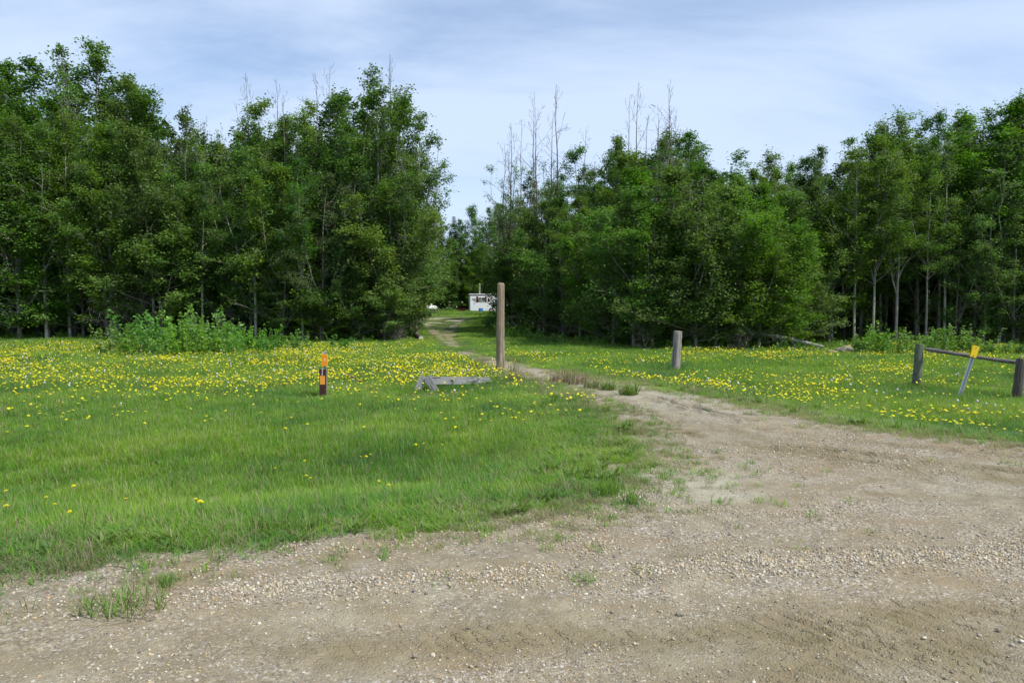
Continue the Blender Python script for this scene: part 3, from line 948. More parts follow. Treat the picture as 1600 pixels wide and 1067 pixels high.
# pebbles
def pebble(seed):
    import bmesh
    r = np.random.default_rng(seed)
    bm = bmesh.new()
    bmesh.ops.create_icosphere(bm, subdivisions=1, radius=1.0)
    ax = r.uniform(0.65, 1.2, 3); ax[2] *= 0.62
    for v in bm.verts:
        q = r.uniform(0.82, 1.15)
        v.co = Vector((v.co.x * ax[0] * q, v.co.y * ax[1] * q, v.co.z * ax[2] * q))
    me = bpy.data.meshes.new('pebble_shape')
    bm.to_mesh(me); bm.free()
    me.materials.append(M_PEB)
    me.polygons.foreach_set('use_smooth', [r.random() < 2] * len(me.polygons))
    return src('pebble_shape_%d' % seed, me)


pebs = [pebble(300 + i) for i in range(5)]
PX, PY, PS = [], [], []
for (x0, x1, y0, y1, dens, smin, smax, sd_, mode) in (
        (-4.5, 4.8, 2.6, 6.0, 1500, 0.0030, 0.0075, 310, 'all'),
        (-4.5, 4.8, 2.6, 6.0, 110, 0.007, 0.014, 311, 'all'),
        (-5, 6.5, 3.7, 5.6, 5600, 0.005, 0.0125, 312, 'ridge'),
        (-3, 8, 5.6, 9.5, 800, 0.005, 0.012, 313, 'all'),
        (0, 6.5, 9.5, 17, 130, 0.008, 0.017, 314, 'all'),
        (-4, 3, 4.1, 7.5, 1500, 0.005, 0.013, 315, 'edge')):
    x, y, r = pts_in(x0, x1, y0, y1, dens, sd_)
    g = sdf(x, y, GRAVEL)
    if mode == 'ridge':
        wgt = np.exp(-((y - RIDGE(x) - 0.12 * (fbm(x, y, .7, 320) - .5)) / 0.17) ** 2) * (0.25 + 0.75 * sst(.35, .6, fbm(x, y, .8, 321))) * (0.25 + .75 * sst(-2.4, -1.2, x))
        wgt += 0.35 * np.exp(-((y - RIDGE(x) - 0.5) / 0.3) ** 2) * sst(.45, .65, fbm(x, y, .5, 322)) * (x > 0)
    elif mode == 'edge':
        wgt = np.exp(-((g + 0.05) / 0.28) ** 2) * sst(.35, .6, fbm(x, y, .6, 323))
    else:
        wgt = (0.06 + 0.94 * sst(.42, .66, fbm(x, y, .8, 324))) * (1 - 0.8 * np.clip(road_band(x, y), 0, 1)) * (g < 0.15)
    k = (r.random(len(x)) < wgt) & wedge(x, y, 1.2)
    x, y = x[k], y[k]
    PX.append(x); PY.append(y); PS.append(smin * (smax / smin) ** (r.random(len(x)) ** 1.6))
x = np.concatenate(PX); y = np.concatenate(PY); s_ = np.concatenate(PS); n = len(x)
r = np.random.default_rng(330)
scatter('gravel', np.stack([x, y, height(x, y, True) + s_ * 0.25], 1), r.uniform(0, 6.28, (n, 3)) * np.array([.12, .12, 1]), np.stack([s_] * 3, 1), r.integers(0, 5, n), pebs)

# ------------------------------------------------------------------ dandelions
def dandelion_meshes(seed, lod):
    r = np.random.default_rng(seed)
    h = 0.17 * r.uniform(0.85, 1.15)
    mb = MB()
    lean = r.uniform(-.03, .03, 2)
    mb.tube([(0, 0, 0), (lean[0] * .4, lean[1] * .4, h * .5), (lean[0], lean[1], h)], [0.003, 0.0025, 0.0022], 4 if lod else 3, 0, cap=False)
    hd = MB()
    n = 14 if lod else 8
    for ring, (rr, zz_) in enumerate(((0.020, 0.004), (0.014, 0.0095), (0.007, 0.012)) if lod else ((0.021, 0.005),)):
        k = n - ring * 3
        for i in range(k):
            a = 2 * math.pi * i / k + ring * .3
            da = math.pi / k * 0.85
            rj = rr * r.uniform(0.9, 1.12)
            hd.add([(0, 0, zz_ - 0.004), (rj * .8 * math.cos(a - da), rj * .8 * math.sin(a - da), zz_), (rj * math.cos(a), rj * math.sin(a), zz_ + 0.001),
                    (rj * .8 * math.cos(a + da), rj * .8 * math.sin(a + da), zz_)], [(0, 1, 2, 3)], 0)
    hd.add([(0.009 * math.cos(t), 0.009 * math.sin(t), 0.010 if lod else 0.012) for t in np.linspace(0, 6.28, 7)[:-1]] + [(0, 0, 0.014)],
           [(i, (i + 1) % 6, 6) for i in range(6)], 0)
    return mb, hd, lean, h


stem_me, head_me, tops = [], [], []
for i in range(3):
    mb, hd, ln, hh = dandelion_meshes(400 + i, True)
    stem_me.append(mb.mesh('dandelion_stem', M_STEM)); head_me.append(hd.mesh('dandelion_head', M_PETAL, smooth=False)); tops.append((ln[0], ln[1], hh))
far_me = []
for i in range(4):
    mb, hd, ln, hh = dandelion_meshes(410 + i, False)
    b0 = len(mb.v)
    T = Matrix.Translation((ln[0], ln[1], hh)) @ Matrix.Rotation(R(random.uniform(-22, 22)), 4, 'X') @ Matrix.Rotation(R(random.uniform(0, 25)), 4, 'Y')
    mb.add([T @ Vector(v) for v in hd.v], hd.f, 1)
    far_me.append(mb.mesh('dandelion', [M_STEM, M_PETAL], smooth=False))

mb = MB(); mb.tube([(0, 0, 0), (0.01, 0, .21)], 0.0025, 3, 0, cap=False)
mb.tube([(0.01, 0, .196), (.01, 0, .204), (.01, 0, .216), (.01, 0, .228), (.01, 0, .234)], [.004, .014, .018, .013, .003], 8, 1)
seed_me = mb.mesh('dandelion_clock', [M_STEM, plain('seed_fluff', (0.55, 0.54, 0.50), 0.9, 0.1, dirt=.1)])

ORD = ['first', 'second', 'third', 'fourth', 'fifth', 'sixth', 'seventh', 'eighth', 'ninth', 'tenth', 'eleventh', 'twelfth', 'thirteenth', 'fourteenth', 'fifteenth',
       'sixteenth', 'seventeenth', 'eighteenth', 'nineteenth', 'twentieth'] + ['twenty-' + s for s in ('first', 'second', 'third', 'fourth', 'fifth', 'sixth', 'seventh', 'eighth', 'ninth')] + \
      ['thirtieth'] + ['thirty-' + s for s in ('first', 'second', 'third', 'fourth', 'fifth', 'sixth', 'seventh', 'eighth', 'ninth')] + ['fortieth'] + \
      ['forty-' + s for s in ('first', 'second', 'third', 'fourth', 'fifth', 'sixth', 'seventh', 'eighth', 'ninth')] + ['fiftieth'] + ['fifty-' + s for s in ('first', 'second', 'third', 'fourth', 'fifth')]

near_px = [(5, 778), (17, 803), (68, 779), (73, 794), (80, 797), (114, 804), (117, 766), (131, 764), (165, 767), (200, 788), (306, 792), (313, 797), (319, 796),
           (434, 740), (480, 728), (540, 735), (550, 721), (560, 721), (568, 722), (575, 723), (577, 731), (592, 751), (599, 712), (646, 702), (659, 702), (695, 699), (752, 735),
           (676, 722), (2, 790), (611, 765), (480, 753), (485, 751)]
near_px = sorted(near_px)
for i, (px, py) in enumerate(near_px):
    x, y = ground_at(px, py + 22 if py > 750 else py + 14)
    k = i % 3
    root = empty('dandelion', (x, y, h1(x, y)), (0, 0, random.uniform(0, 6)), random.uniform(0.95, 1.2))
    tag(root, 'yellow dandelion, %s from the left of the sparse ones in the near grass' % ORD[i], 'dandelion', 'dandelions scattered in the near grass')
    obj('stem', stem_me[k], root)
    obj('flower_head', head_me[k], root, tops[k], (R(random.uniform(-20, 10)), R(random.uniform(0, 22)), 0))


def dand_density(x, y, g):
    py = proj(x, y, -0.25)[1]; px = proj(x, y, -0.25)[0]
    cl_ = sst(.38, .60, fbm(x, y, 1.7, 430)) * (0.15 + 0.85 * sst(.35, .6, fbm(x, y, .6, 431)))
    left = sst(13.3, 16.5, y + 2.0 * (fbm(x, y, 2.5, 432) - .5)) * (1 - sst(30, 35, y)) * (g > 0.4)
    left = left + (0.03 + 0.10 * sst(.5, .65, fbm(x, y, 1.5, 435))) * sst(9.5, 12, y)
    dl = np.where(x < 1, left * (0.25 + 0.9 * cl_), 0)
    # nearest fringe by the drive
    right = sst(9.2, 11.5, y) * (1 - 0.35 * sst(22, 30, y)) * (g > 0.25) * (1 - 0.9 * np.exp(-((y - 20.5) / 2.6) ** 2) * (x < 9))
    right = right * (0.25 + 0.75 * sst(4, 9, x + 0.25 * y))
    right = right * (1 - 0.75 * np.exp(-((y - 15.8 - .6 * (fbm(x, y, 2, 433) - .5)) / 0.9) ** 2) * (x > 7)) * (1 - 0.8 * (x > 4.5) * (1 - sst(11.5, 13, y)))
    dr = np.where(x >= 1, right * (0.10 + 0.9 * cl_), 0)
    d = dl + dr
    # low grass strip next to the wood's shade is nearly free of them
    d = d * (1 - 0.9 * (x < -8) * sst(33.5, 35, y))
    d = np.where((x > -4) & (x < 6) & (y > 26), d * 0.12, d)
    d = d * (0.35 + 0.65 * sst(.3, .55, fbm(x, y, 4.5, 434)))
    return np.clip(d, 0, 1)


x, y, r = pts_in(-32, 30, 9, 36.5, 175, 440)
k = wedge(x, y, 3.0); x, y = x[k], y[k]
g = sdf(x, y, GRAVEL)
k = (r.random(len(x)) < dand_density(x, y, g) * np.where(clear(x, y) < .9, .12, 1)) & ~in_wood(x, y)
x, y, g = x[k], y[k], g[k]
z = height(x, y, False, g)
order = np.argsort(y + 100 * (np.abs(x) > y * 0.70))
x, y, z = x[order], y[order], z[order]
for i in range(266):
    o = obj('dandelion', far_me[i % 4], None, (x[i], y[i], z[i]), (0, 0, random.uniform(0, 6.28)), random.uniform(.95, 1.3))
    if x[i] < 1:
        tag(o, 'small yellow dandelion at the near fringe of the dandelion band left of the drive', 'dandelion', 'dandelions at the near fringe left of the drive')
    else:
        tag(o, 'small yellow dandelion at the near fringe of the flowers right of the drive', 'dandelion', 'dandelions at the near fringe right of the drive')
x, y, z = x[266:], y[266:], z[266:]
n = len(x)
s_ = r.uniform(0.65, 1.45, n)
print('dandelions', n)
scatter('dandelion_carpet', np.stack([x, y, z], 1), np.stack([r.uniform(-.45, .45, n), r.uniform(-.45, .45, n), r.uniform(0, 6.28, n)], 1), np.stack([s_ * 0.88, s_ * 0.88, s_], 1), np.where(r.random(n) < .02, 0, 1 + r.integers(0, 4, n)), [src('far_dandelion_%d' % i, m_) for i, m_ in enumerate(far_me + [seed_me])])

# ------------------------------------------------------------------ trees
def leaf_mesh(name, C, D, size, mats, mi=None, seed=0, up=0.6, wf=0.75):
    """Folded four-point leaves. C centres, D growth direction."""
    r = np.random.default_rng(seed)
    n = len(C)
    nrm = r.normal(size=(n, 3)); nrm[:, 2] = np.abs(nrm[:, 2]) + up * 1.6
    nrm /= np.linalg.norm(nrm, axis=1)[:, None]
    t = r.normal(size=(n, 3)) + D * 0.8 + np.array([0, 0, -0.35])
    t -= (t * nrm).sum(1)[:, None] * nrm
    t /= np.linalg.norm(t, axis=1)[:, None] + 1e-9
    s = np.cross(nrm, t)
    L = (size * r.uniform(0.65, 1.3, n))[:, None]
    V = np.stack([C - t * L * .5, C + s * L * wf * .5 + nrm * L * .10, C + t * L * .55, C - s * L * wf * .5 + nrm * L * .10], 1).reshape(-1, 3)
    F = np.arange(4 * n).reshape(-1, 4)
    lv = np.repeat(r.random(n), 4)
    return np_mesh(name, V, F, mats, {'lv': lv}, smooth=False, mi=mi)


def grow(seed, H, lo, Rr, nprim, per_twig, trunk_r, sides=7, leafy=True, steep=0.9, ntw=(4, 7), shape=(0.45, 0.95), bare_top=0.0, wander=0.10, twig_r=0.008, cluster=0.17, fork=0, gap=0.15):
    r = np.random.default_rng(seed)
    mb = MB()
    nseg = 12
    tp = []
    ox = oy = 0.0
    for i in range(nseg + 1):
        t = i / nseg
        ox += r.normal() * wander * 0.5; oy += r.normal() * wander * 0.5
        tp.append(np.array([ox * t, oy * t, H * t]))
    tp = np.array(tp)
    tr = [trunk_r * max(0.06, (1 - i / nseg) ** 0.8) * (1.25 if i == 0 else 1) for i in range(nseg + 1)]
    mb.tube(tp, tr, sides, 0, cap=False)

    leaders = [(tp, tr, 0.0)]
    a0 = r.uniform(0, 6.28)
    for j in range(fork):
        hs_ = H * r.uniform(0.18, 0.5)
        k0 = int(hs_ / H * nseg)
        he = H * r.uniform(0.72, 0.97)
        a0 += 6.28 / max(fork, 1) + r.uniform(-.5, .5)
        reach = Rr * r.uniform(0.45, 1.05)
        lp = [tp[k0]]; ns = nseg - k0
        for q in range(1, ns + 1):
            t = q / ns
            o_ = reach * (1 - (1 - t) ** 1.8)
            lp.append(tp[k0] + np.array([math.cos(a0) * o_, math.sin(a0) * o_, (he - tp[k0][2]) * t]) + r.normal(size=3) * 0.05)
        lr = [tr[k0] * 0.7 * max(.08, (1 - q / ns) ** .8) for q in range(ns + 1)]
        lp = np.array(lp)
        mb.tube(lp, lr, 6, 0, cap=False)
        leaders.append((lp, lr, lp[0][2]))

    def trunk_at(h, which):
        P_, R_, _ = leaders[which]
        zs_ = P_[:, 2]
        k = int(np.clip(np.searchsorted(zs_, h) - 1, 0, len(zs_) - 2))
        f = float(np.clip((h - zs_[k]) / (zs_[k + 1] - zs_[k] + 1e-6), 0, 1))
        return P_[k] + (P_[k + 1] - P_[k]) * f, R_[k] * (1 - f) + R_[k + 1] * f
    C, D = [], []
    az = r.uniform(0, 6.28)
    for i in range(nprim):
        u = (i + r.uniform(0, 1)) / nprim
        u = u ** 1.0
        hgt = lo + (H * 0.985 - lo) * u
        L = Rr * ((u + 0.06) ** shape[0]) * ((1.02 - u) ** shape[1]) * 1.75 * r.uniform(0.4, 1.35)
        L = max(L, 0.22)
        az += 2.4 + r.normal() * 0.5
        el = steep * r.uniform(0.2, 1.0) + 0.35 * u
        el = min(el, 1.35)
        opts = [q for q, ld in enumerate(leaders) if ld[2] < hgt - 0.2 and ld[0][-1][2] > hgt]
        wh_ = opts[int(r.integers(len(opts)))] if opts else 0
        p0, rt = trunk_at(hgt, wh_)
        tipf = float(np.clip((hgt - 0.62 * leaders[wh_][0][-1][2]) / (0.38 * leaders[wh_][0][-1][2]), 0, 1))
        el = min(el + 0.15 * tipf * r.uniform(-1, 2), 1.4)
        if wh_ or len(opts) > 1:
            ut = (hgt - lo) / (leaders[wh_][0][-1][2] - lo)
            L = Rr * 0.95 * ((1.04 - min(ut, 1.0)) ** 0.72) * r.uniform(0.4, 1.4) + 0.2
            if len(opts) > 1 and wh_ and r.random() < .75:
                oc = p0[:2] - tp[min(int(hgt / H * nseg), nseg)][:2]
                az = math.atan2(oc[1], oc[0]) + r.normal() * 0.9
        d = np.array([math.cos(az) * math.cos(el), math.sin(az) * math.cos(el), math.sin(el)])
        pts = [p0]
        m_ = 5
        for s in range(m_):
            d = d + r.normal(size=3) * 0.13 + np.array([0, 0, 0.05])
            d /= np.linalg.norm(d)
            pts.append(pts[-1] + d * L / m_)
        pts = np.array(pts)
        br = max(min(rt * 0.55, 0.012 + L * 0.011), 0.008)
        mb.tube(pts, [br * (1 - 0.8 * s / m_) for s in range(m_ + 1)], 4, 0, cap=False)
        dens = 0.2 if r.random() < gap else r.uniform(0.55, 1.3)
        dens *= 1.0 - 0.5 * tipf
        cl_u = cluster * (1.0 - 0.30 * tipf)
        if leafy and u > 1 - bare_top:
            dens *= 0.1
        for w_ in range(int(r.integers(*ntw)) + 1):
            f = 0.25 + 0.75 * r.random() if w_ else 1.0
            k = min(int(f * m_), m_ - 1)
            q0 = pts[k] + (pts[k + 1] - pts[k]) * (f * m_ - k)
            dd = (pts[k + 1] - pts[k]) / (L / m_) + r.normal(size=3) * 0.75 + np.array([0, 0, 0.25])
            dd /= np.linalg.norm(dd)
            tl = L * r.uniform(0.18, 0.42) * (1.1 - 0.5 * f) + 0.10
            q1 = q0 + dd * tl * 0.5 + r.normal(size=3) * 0.03
            q2 = q0 + dd * tl + np.array([0, 0, 0.06 * tl])
            mb.tube([q0, q1, q2], [twig_r, twig_r * 0.7, twig_r * 0.35], 3, 0, cap=False)
            if not leafy:
                for _ in range(1):
                    e = dd + r.normal(size=3) * 0.35
                    mb.tube([q1, q1 + e / np.linalg.norm(e) * tl * 0.6], [twig_r * 0.7, twig_r * 0.3], 3, 0, cap=False)
                continue
            n = int(per_twig * dens * (0.5 + tl))
            tt = r.random(n) ** 0.7
            cc = q0 + (q2 - q0) * tt[:, None] * 1.05 + r.normal(size=(n, 3)) * cl_u * np.array([1.1, 1.1, 0.55 + 0.35 * tipf]) * (0.6 + 0.6 * r.random())
            C.append(cc); D.append(np.tile(dd, (n, 1)))
    if leafy:
        return mb, np.concatenate(C), np.concatenate(D), tp
    return mb, None, None, tp


TREES = {}


def tree_kind(key, seeds, bark, leafm, size, **k):
    TREES[key] = []
    H = k['H']
    for s in seeds:
        mb, C, D, tp = grow(s, **k)
        wm = mb.mesh(key + '_trunk', bark)
        wm.polygons.foreach_set('use_smooth', [True] * len(wm.polygons))
        lm = leaf_mesh(key + '_crown', C, D, size, [leafm], seed=s + 1) if C is not None else None
        TREES[key].append((wm, lm, H, k['Rr']))
        if lm:
            print(key, len(lm.polygons))


tree_kind('poplar', (1, 2, 3, 4, 5, 6), M_BARK_D, M_LEAF, 0.105, H=12.0, lo=1.0, Rr=2.3, nprim=96, per_twig=44, cluster=.17, ntw=(5, 9), trunk_r=0.085, fork=3, shape=(0.45, 0.7))
tree_kind('balsam', (11, 12, 13), M_BARK_D, M_LEAF_B, 0.11, H=12.0, lo=0.9, Rr=2.3, nprim=82, per_twig=37, cluster=.165, ntw=(5, 9), trunk_r=0.085, gap=0.28, fork=3, shape=(0.45, 0.7))
tree_kind('aspen', (21, 22, 23), M_BARK, M_LEAF, 0.10, H=12.0, lo=4.0, Rr=1.9, nprim=64, per_twig=48, cluster=.17, ntw=(5, 9), trunk_r=0.07, sides=8, gap=0.2, shape=(0.3, 0.6), fork=2)
tree_kind('bushy', (31, 32, 33, 34), M_BARK_D, M_LEAF, 0.10, H=7.0, lo=0.5, Rr=1.9, nprim=70, per_twig=44, cluster=.16, ntw=(5, 9), trunk_r=0.06, steep=0.8, shape=(0.3, 0.7), gap=0.15, fork=3)
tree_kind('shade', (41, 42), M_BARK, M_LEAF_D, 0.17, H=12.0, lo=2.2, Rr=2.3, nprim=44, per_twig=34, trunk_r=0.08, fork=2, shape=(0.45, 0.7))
tree_kind('thin', (51, 52, 53), M_BARK_D, M_LEAF_B, 0.10, H=12.0, lo=2.2, Rr=2.0, nprim=58, per_twig=26, cluster=.15, ntw=(4, 8), trunk_r=0.08, gap=0.35, bare_top=0.08, fork=2)
tree_kind('dead', (61, 62, 63, 64), M_DEAD, None, 0, H=12.0, lo=4.5, Rr=1.15, nprim=15, per_twig=0, trunk_r=0.075, leafy=False, steep=1.25, ntw=(2, 5), shape=(0.3, 0.45), twig_r=0.007)
tree_kind('deadbush', (71, 72), M_DEAD, None, 0, H=2.2, lo=0.1, Rr=1.1, nprim=26, per_twig=0, trunk_r=0.03, leafy=False, steep=0.6, ntw=(3, 6), twig_r=0.008, sides=5)


def spruce(seed, H=12.0):
    r = np.random.default_rng(seed)
    mb = MB(); mb.tube([(0, 0, 0), (0, 0, H * .5), (0, 0, H)], [0.13, 0.07, 0.01], 7, cap=False)
    C, D = [], []
    h = 0.8
    while h < H - 0.1:
        L = 1.9 * (1 - h / H) ** 0.85 + 0.12
        for b in range(int(r.integers(6, 9))):
            a = r.uniform(0, 6.28); l = L * r.uniform(.75, 1.1)
            d = np.array([math.cos(a), math.sin(a), -0.22])
            mb.tube([(0, 0, h), d * l + np.array([0, 0, h])], [0.012, 0.004], 3, cap=False)
            n = int(60 * l) + 12
            t = r.random(n)
            C.append(np.array([0, 0, h]) + d * l * t[:, None] + r.normal(size=(n, 3)) * np.array([.09, .09, .05]) * (1.3 - t[:, None])); D.append(np.tile(d, (n, 1)))
        h += 0.24
    return mb.mesh('spruce_trunk', M_BARK_D), leaf_mesh('spruce_crown', np.concatenate(C), np.concatenate(D), 0.13, [M_NEEDLE], seed=seed, up=1.2, wf=0.3), H, 1.8


TREES['spruce'] = [spruce(81), spruce(82)]
TNAME = {'poplar': 'poplar_tree', 'balsam': 'balsam_poplar', 'aspen': 'aspen_tree', 'bushy': 'young_poplar', 'shade': 'poplar_tree', 'thin': 'poplar_tree', 'dead': 'dead_tree', 'spruce': 'spruce_tree', 'deadbush': 'dead_bush'}
ALL = []      # (root, px, py_top, kind, where)


def plant(kind, x, y, top_z, where, var=None, wide=1.0, lean=(0, 0)):
    ms = TREES[kind]
    wm, lm, H, Rr = ms[(random.randrange(len(ms)) if var is None else var % len(ms))]
    z = h1(x, y) - 0.05
    hh = max(top_z - z, 1.0)
    s = hh / H
    sx = s ** 0.6 * wide * random.uniform(0.95, 1.3)
    root = empty(TNAME[kind], (x, y, z), (lean[0] + random.uniform(-.02, .02), lean[1] + random.uniform(-.02, .02), random.uniform(0, 6.28)), (sx, sx, s))
    obj('trunk', wm, root)
    if lm:
        obj('crown', lm, root)
    px, py = proj(x, y, top_z)
    ALL.append([root, px, py, kind, where])
    return root


def sky_interp(pts, px):
    xs_, ys_ = zip(*pts)
    return float(np.interp(px, xs_, ys_))


SKY_L = [(-900, 110), (-300, 100), (-80, 120), (-20, 110), (5, 100), (45, 92), (75, 130), (105, 95), (150, 74), (190, 122), (235, 145), (262, 175), (290, 158), (318, 190), (345, 228),
         (372, 176), (408, 160), (440, 195), (480, 165), (515, 150), (556, 112), (590, 140), (625, 160), (655, 180), (690, 205), (705, 300)]
SKY_R = [(730, 325), (770, 300), (800, 245), (850, 250), (900, 232), (935, 260), (948, 305), (965, 215), (1000, 235), (1045, 185), (1085, 208), (1110, 250), (1140, 272), (1175, 268), (1215, 240), (1255, 250),
         (1290, 232), (1330, 258), (1350, 214), (1385, 190), (1410, 180), (1440, 195), (1475, 178), (1510, 182), (1545, 200), (1580, 165), (1600, 152), (1700, 130), (2300, 110)]


def plant_px(kind, px, Y, py_top, where, **k):
    X, zt = at_depth(px, py_top, Y)
    return plant(kind, X, Y, zt, where, **k)


# --- left wood: the skyline trees, then a lower row in front
LS = [(-230, 'poplar'), (-150, 'poplar'), (-80, 'aspen'), (-25, 'poplar'), (5, 'poplar'), (45, 'poplar'), (105, 'thin'), (150, 'poplar'), (192, 'poplar'), (235, 'poplar'), (288, 'thin'),
      (320, 'thin'), (408, 'poplar'), (372, 'thin'), (448, 'poplar'), (482, 'balsam'), (518, 'poplar'), (556, 'balsam'), (592, 'poplar'), (622, 'poplar'), (648, 'balsam'), (345, 'poplar')]
for i, (px, k) in enumerate(LS):
    Y = 39.5 + (i * 37 % 10) * 0.32
    if px > 560:
        Y = 38.5 + (i % 3)
    plant_px(k, px, Y, sky_interp(SKY_L, px), 'left skyline', var=i, wide=(1.05 if k != 'thin' else 1.0) if px < 600 else 0.85)
for i, px in enumerate(range(-260, 640, 47)):
    px = px + random.uniform(-12, 12)
    base = sky_interp(SKY_L, px)
    top = base + random.uniform(0.18, 0.52) * (530 - base)
    Y = 37.4 + random.uniform(-.4, .8) - (0.9 if px > 420 else 0)
    if 585 < px:
        Y = 37
    plant_px('bushy' if random.random() < .55 else ('poplar' if random.random() < .6 else 'balsam'), px, Y, top, 'left front')
# the rounded edge next to the drive and along it
for (px, Y, top, k) in ((615, 36.6, 300, 'bushy'), (622, 38.0, 350, 'bushy'), (600, 35.9, 400, 'bushy'), (628, 44, 300, 'bushy'), (628, 50, 330, 'bushy'), (632, 58, 345, 'poplar'), (628, 66, 352, 'bushy'), (628, 75, 360, 'poplar'),
                        (640, 42, 230, 'poplar'), (648, 47, 260, 'poplar'), (560, 35.8, 420, 'bushy'), (500, 36, 430, 'bushy'), (18, 37.2, 190, 'aspen'), (62, 37.0, 200, 'aspen'), (98, 37.6, 185, 'aspen'), (165, 37.1, 200, 'aspen'), (232, 37.2, 225, 'aspen'), (310, 37.0, 260, 'aspen'), (395, 36.5, 250, 'aspen'), (470, 36.2, 255, 'aspen'), (440, 36.2, 400, 'balsam'), (630, 84, 375, 'poplar')):
    plant_px(k, px, Y, top, 'left edge')

# --- right wood
for i, (px, Y, top, k) in enumerate((
        (818, 57, 325, 'poplar'), (814, 66, 335, 'poplar'), (796, 50, 275, 'thin'), (800, 47, 245, 'thin'), (828, 46, 252, 'thin'), (862, 44, 250, 'thin'), (900, 42, 232, 'poplar'), (925, 41, 252, 'thin'),
        (965, 38, 218, 'poplar'), (1000, 37, 240, 'poplar'), (1045, 36, 185, 'thin'), (1085, 36.5, 208, 'poplar'), (1110, 37, 262, 'poplar'), (1140, 38, 275, 'poplar'), (1180, 39, 268, 'poplar'),
        (1218, 40, 242, 'aspen'), (1255, 41, 250, 'aspen'), (1292, 40, 232, 'poplar'), (1325, 40, 252, 'poplar'), (1352, 37, 216, 'poplar'), (1385, 38, 192, 'aspen'), (1410, 36, 180, 'aspen'),
        (1442, 37, 190, 'aspen'), (1478, 36.5, 178, 'aspen'), (1512, 38, 184, 'aspen'), (1545, 36, 198, 'poplar'), (1580, 35.5, 165, 'poplar'), (1605, 35, 150, 'poplar'), (1650, 36, 140, 'poplar'),
        (1710, 35, 125, 'aspen'), (1790, 36, 115, 'poplar'), (1880, 36, 120, 'poplar'), (1990, 35, 120, 'poplar'))):
    plant_px(k, px, Y, top, 'right skyline', var=i)
for i, (px, Y, top, k) in enumerate((
        (806, 47.5, 330, 'bushy'), (830, 44, 340, 'poplar'), (850, 41.5, 320, 'bushy'), (880, 38.5, 350, 'bushy'), (908, 35.5, 310, 'poplar'), (935, 33.5, 340, 'bushy'), (960, 31.8, 330, 'bushy'),
        (992, 30.6, 300, 'bushy'), (1022, 30.0, 330, 'bushy'), (1055, 30.2, 275, 'bushy'), (1090, 29.4, 320, 'bushy'), (1122, 29.6, 300, 'bushy'), (1158, 29.5, 310, 'bushy'), (1190, 29.2, 340, 'bushy'),
        (1225, 30.4, 330, 'bushy'), (1262, 31.8, 380, 'bushy'), (1150, 33, 280, 'poplar'), (1060, 33, 262, 'poplar'), (985, 35, 265, 'poplar'), (1200, 34, 290, 'poplar'), (1245, 35, 300, 'poplar'),
        (1300, 34.8, 330, 'bushy'), (1342, 34.0, 235, 'aspen'), (1372, 33.6, 250, 'aspen'), (1408, 34.2, 225, 'aspen'), (1455, 33.8, 240, 'aspen'), (1485, 34.4, 225, 'aspen'), (1532, 34.8, 230, 'aspen'), (1572, 34.6, 225, 'aspen'), (1500, 34.2, 330, 'balsam'), (1545, 33.5, 300, 'balsam'), (1590, 33.4, 330, 'balsam'), (1440, 35.5, 380, 'thin'), (1650, 33.5, 300, 'bushy'),
        (1720, 33.5, 320, 'bushy'), (1800, 33.5, 280, 'bushy'), (935, 40, 290, 'poplar'), (870, 47, 285, 'poplar'), (814, 66, 370, 'bushy'), (812, 76, 372, 'bushy'), (816, 58, 400, 'bushy'), (816, 84, 435, 'bushy'), (822, 70, 440, 'bushy'))):
    plant_px(k, px, Y, top, 'right front')

# --- behind the caravan
for i, (px, Y, top, k) in enumerate((
        (690, 100, 358, 'spruce'), (710, 103, 338, 'spruce'), (722, 104, 345, 'poplar'), (700, 99, 372, 'poplar'), (740, 101, 322, 'poplar'), (760, 99, 326, 'poplar'), (780, 102, 320, 'poplar'), (672, 101, 360, 'poplar'),
        (655, 104, 345, 'poplar'), (715, 98.5, 395, 'bushy'), (735, 98, 385, 'poplar'), (684, 97.5, 395, 'bushy'), (800, 100, 330, 'poplar'), (640, 100, 350, 'poplar'), (728, 112, 352, 'shade'), (705, 112, 362, 'shade'), (690, 110, 370, 'shade'), (675, 112, 360, 'shade'), (750, 112, 345, 'shade'), (770, 113, 345, 'shade'), (700, 96.8, 425, 'bushy'))):
    plant_px(k, px, Y, top, 'far')

# --- interior
r = np.random.default_rng(900)
placed = [(a[0].location.x, a[0].location.y) for a in ALL]
for poly, sk, nmx, (bx0, bx1, by0, by1) in ((LEFT_WOOD, SKY_L, 100, (-48, -6, 41, 74)), (RIGHT_WOOD, SKY_R, 100, (-1, 46, 37, 70))):
    tries = 0; cnt = 0
    while cnt < nmx and tries < 6000:
        tries += 1
        x = r.uniform(bx0, bx1); y = by0 + (by1 - by0) * r.random() ** 1.9
        if abs(x) > 0.82 * y + 4:
            continue
        if float(sdf([x], [y], poly)[0]) > -1.2:
            continue
        md_ = 1.25 + 0.045 * (y - 36)
        if any((x - a) ** 2 + (y - b) ** 2 < md_ ** 2 for a, b in placed[-400:]):
            continue
        px = proj(x, y, 5)[0]
        base = sky_interp(sk, px)
        top = base + r.uniform(8, 60)
        X, zt = at_depth(px, top, y)
        zt = min(zt, 15.5)
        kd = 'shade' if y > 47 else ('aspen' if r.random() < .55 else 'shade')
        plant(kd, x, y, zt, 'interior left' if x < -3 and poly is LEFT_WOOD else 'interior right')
        placed.append((x, y)); cnt += 1

